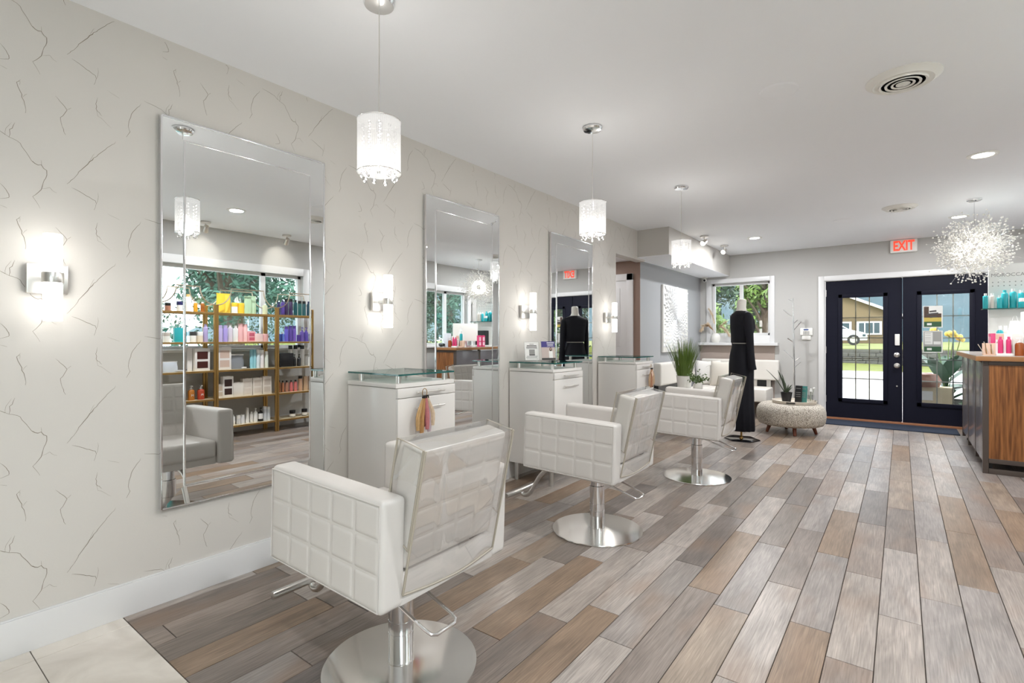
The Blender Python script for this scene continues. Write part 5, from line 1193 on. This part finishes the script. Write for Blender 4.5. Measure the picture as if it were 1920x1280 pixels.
for x0, x1 in ((-1.2, .78), (1.4, 2.95)):
    wn = MB().box(x0 - .12, x1 + .12, -.1, 0, .76, 1.9).build('window', 'trim_white', t)
    for k, (a, b) in enumerate(((0, .3), (.3, .7), (.7, 1))):
        MB().box(x0 + (x1 - x0) * a + .04, x0 + (x1 - x0) * b - .04, -.12, -.1, .88, 1.78).build('pane', 'dark_glass', wn)
# white car
t = thing('car', 'white car parked in front of the tan house', 'car', (.46, 40.0, .74))
prof = [(-4.3, .25), (-4.3, .75), (-3.9, .95), (-3.2, 1.05), (-2.4, 1.42), (-1.2, 1.44), (-.55, 1.02), (.2, .84), (.42, .66), (.45, .3)]
n = len(prof); MB().add([(x, 0, z) for x, z in prof] + [(x, 1.7, z) for x, z in prof], [tuple(range(n)), tuple(range(2 * n - 1, n - 1, -1))] + [(i, n + i, n + (i + 1) % n, (i + 1) % n) for i in range(n)]).build('body', 'car_white', t, bevel=.04)
MB().add([(-3.0, -.01, 1.05), (-2.35, -.01, 1.36), (-1.3, -.01, 1.38), (-.6, -.01, 1.06), (-3.0, .01, 1.05), (-2.35, .01, 1.36), (-1.3, .01, 1.38), (-.6, .01, 1.06)], [(0, 1, 2, 3), (7, 6, 5, 4)]).build('side_window', 'dark_glass', t, smooth=0)
for x in (-3.35, -.25):
    wl_ = MB().cyl((x, -.03, .33), (x, .2, .33), .34, n=28).build('wheel', 'rubber', t); MB().cyl((x, -.05, .33), (x, -.03, .33), .2, n=18).build('hubcap', 'brushed', wl_)
MB().box(.24, .40, -.015, .0, .56, .70).build('headlight', 'dark_glass', t)
# wooded hill
hl = MB(); r2 = random.Random(2)
hl.grid(lambda u, v: (-120 + 330 * u, 75 + 170 * v, .3 + 62 * (v ** .8) * (.55 + .45 * math.sin(2.2 * u + .4)) + 1.6 * math.sin(47 * u + 13 * v) + 1.4 * math.sin(90 * u * v + 31 * v)), 90, 50)
out_struct(hl, 'hill', 'hill', 'hazy blue green wooded hillside beyond the house', 'hill', smooth=80, fixn=False)
# trees
def tree(x, y, h, rx, rz, mt, label, seed, n=3200, ls=.13, zc=None):
    q = random.Random(seed); t = thing('tree', label, 'tree', (x, y, -.12)); zc = zc or h * .62
    tr = MB().tube([(0, 0, 0), (.05, .02, h * .25), (-.03, .05, h * .5), (.02, 0, h * .8)], [h * .03, h * .025, h * .018, h * .006], 10)
    for i in range(9):
        a = q.uniform(0, 6.28); z0 = h * q.uniform(.25, .6); e = Vector((rx * .75 * math.cos(a), rx * .75 * math.sin(a), z0 + h * .2)); tr.tube([(0, 0, z0), e * .5 + Vector((0, 0, z0 * .55)), e], [h * .012, h * .008, h * .003], 6)
    tr.build('trunk', 'bark', t)
    cl = []
    for i in range(46):
        d = Vector([q.gauss(0, 1) for _ in range(3)]).normalized() * (q.random() ** .45); cl.append(Vector((d.x * rx, d.y * rx, zc + d.z * rz)))
    m = MB()
    for i in range(n):
        c = q.choice(cl); d = Vector([q.gauss(0, 1) for _ in range(3)]); d.normalize(); p = c + d * (rx * .30) * q.random() ** .4
        nrm = (d + Vector((0, 0, .5)) + Vector([q.uniform(-.7, .7) for _ in range(3)])).normalized(); a = nrm.orthogonal().normalized(); b = nrm.cross(a); L = ls * q.uniform(.6, 1.3); th = q.uniform(0, 6.28); e = a * math.cos(th) + b * math.sin(th); f2 = nrm.cross(e)
        m.add([p - e * L, p + f2 * L * .45, p + e * L, p - f2 * L * .45], [(0, 1, 2, 3)])
    m.build('foliage', mt, t, smooth=0, fixn=False)['kind'] = 'stuff'
tree(-1.55, 12.9, 3.6, 1.05, 1.35, 'leaf_light', 'bright green leafy tree filling the left of the far window', 1, 5200, .075, 1.9)
tree(-.1, 14.4, 4.2, .85, 1.5, 'leaf_light', 'bright green leafy tree in the middle of the far window', 2, 4600, .075, 2.0)
tree(-.35, 18.0, 6.0, 1.25, 2.6, 'leaf_dark', 'dark green tree at the right of the far window', 3, 5200, .11, 2.7)
tree(-4.4, 20.5, 7.5, 2.8, 3.4, 'leaf_dark', 'large dark tree behind the bright trees outside the far window', 4, 5200, .13, 3.2)
lb = ['broad teal green tree outside the window wall, nearest the tiles', 'pale teal green tree outside the window wall, behind the gold shelves', 'dark green tree outside the window wall, right of the gold shelves', 'tall teal tree outside the window wall, before the reception desk', 'leafy green tree outside the window behind the desk', 'dense green tree at the far end outside the window wall', 'distant tree outside the window wall by the road', 'distant dark tree beyond the window wall', 'leafy tree outside the added tall window beside the camera', 'distant broad tree opposite the tiled entry', 'bushy tree left of the gold shelves outside']
for i, (x, y, h, rx, rz, mt) in enumerate(((8.2, 1.6, 6, 1.25, 2.6, 'leaf_green'), (9.4, 5.2, 6.5, 1.45, 2.9, 'leaf_teal'), (8.4, 8.9, 6.2, 1.3, 2.7, 'leaf_dark'), (9.6, 12.6, 7, 1.45, 3.0, 'leaf_teal'), (8.8, 16.3, 6.5, 1.4, 2.8, 'leaf_green'), (10.2, 20.4, 7, 1.6, 3.0, 'leaf_dark'), (15.3, 8.2, 8, 2.3, 3.8, 'leaf_dark'), (15.0, 14.6, 8, 2.5, 3.8, 'leaf_dark'), (8.6, -2.4, 6, 1.4, 2.6, 'leaf_teal'), (14.4, -1.2, 7.5, 2.1, 3.6, 'leaf_dark'), (12.9, 3.4, 6, 1.2, 2.8, 'leaf_teal'))):
    tree(x, y, h, rx, rz, mt, lb[i], 20 + i, 9000, .075, h * .42)
# big-leaf plants and low sign outside the right door
mat('canna', C(52, 84, 62), .4, var=.25, vscale=4); mat('flower_yellow', C(232, 200, 90), .6)
t = thing('canna_plant', 'big leaved dark green plant with yellow flowers outside the right door', 'plant', (3.24, 10.3, -.12))
MB().lathe([(0, 0), (.2, 0), (.26, .36), (.28, .38), (.24, .38), (.22, .3), (0, .3)], 24).build('planter', 'stone', t)
r2 = random.Random(31)
for i in range(13):
    a = i * 2.4 + r2.uniform(-.3, .3); z0 = .32 + .035 * i; ln = r2.uniform(.42, .62); up = r2.uniform(.5, 1.3)
    d = Vector((math.cos(a), math.sin(a), 0)); sd = Vector((-math.sin(a), math.cos(a), 0)); m = MB()
    def fn(u, v, d=d, sd=sd, ln=ln, up=up, z0=z0):
        w_ = .115 * math.sin(PI * min(1, v * .96 + .04)) ** .8; p = d * (ln * v * .8) + Vector((0, 0, z0 + ln * up * v - .35 * ln * v * v)); return p + sd * (2 * u - 1) * w_ + Vector((0, 0, .03 * abs(2 * u - 1)))
    m.grid(fn, 6, 12); m.build('leaf', 'canna', t, smooth=80, fixn=False)
for i in range(5):
    a = i * 1.3; e = (.16 * math.cos(a), .16 * math.sin(a), 1.30 + .06 * (i % 3)); MB().tube([(0, 0, .35), (e[0] * .5, e[1] * .5, .9), e], .006, 6).build('flower_stalk', 'grass_blade', t)
    f = MB()
    for k in range(4): f.ico((e[0] + .03 * math.cos(k * 1.6), e[1] + .03 * math.sin(k * 1.6), e[2] + .015 * k), (.03, .03, .04), 1)
    f.build('flower', 'flower_yellow', t)
t = thing('planter_box', 'cream wooden planter box with greenery outside the right door', 'planter', (3.02, 9.62, -.12))
mat('cream_wood', C(206, 190, 158), .7, var=.1, vscale=8)
MB().box(-.26, .26, -.12, .12, .36, .62).build('box_front', 'cream_wood', t, bevel=.005); MB().box(-.24, .24, -.1, .1, 0, .36).build('box_base', 'stone', t); MB().box(-.17, .03, -.124, -.12, .43, .56).build('name_plate', 'paper', t)
MB().lathe([(0, .62), (.16, .62), (.19, .70), (.14, .80), (0, .82)], 20).build('wicker_mound', 'walnut_leg', t, loc=(-.05, 0, 0))
t = thing('leafy_shrub', 'low leafy shrub at the foot of the right door', 'shrub', (3.52, 9.75, -.12))
st, lv = leafy(50, .19, .5, .06, random.Random(6), .12); st.build('stems', 'grass_blade', t); lv.build('leaves', 'leaf_dark', t, smooth=0, fixn=False)['kind'] = 'stuff'
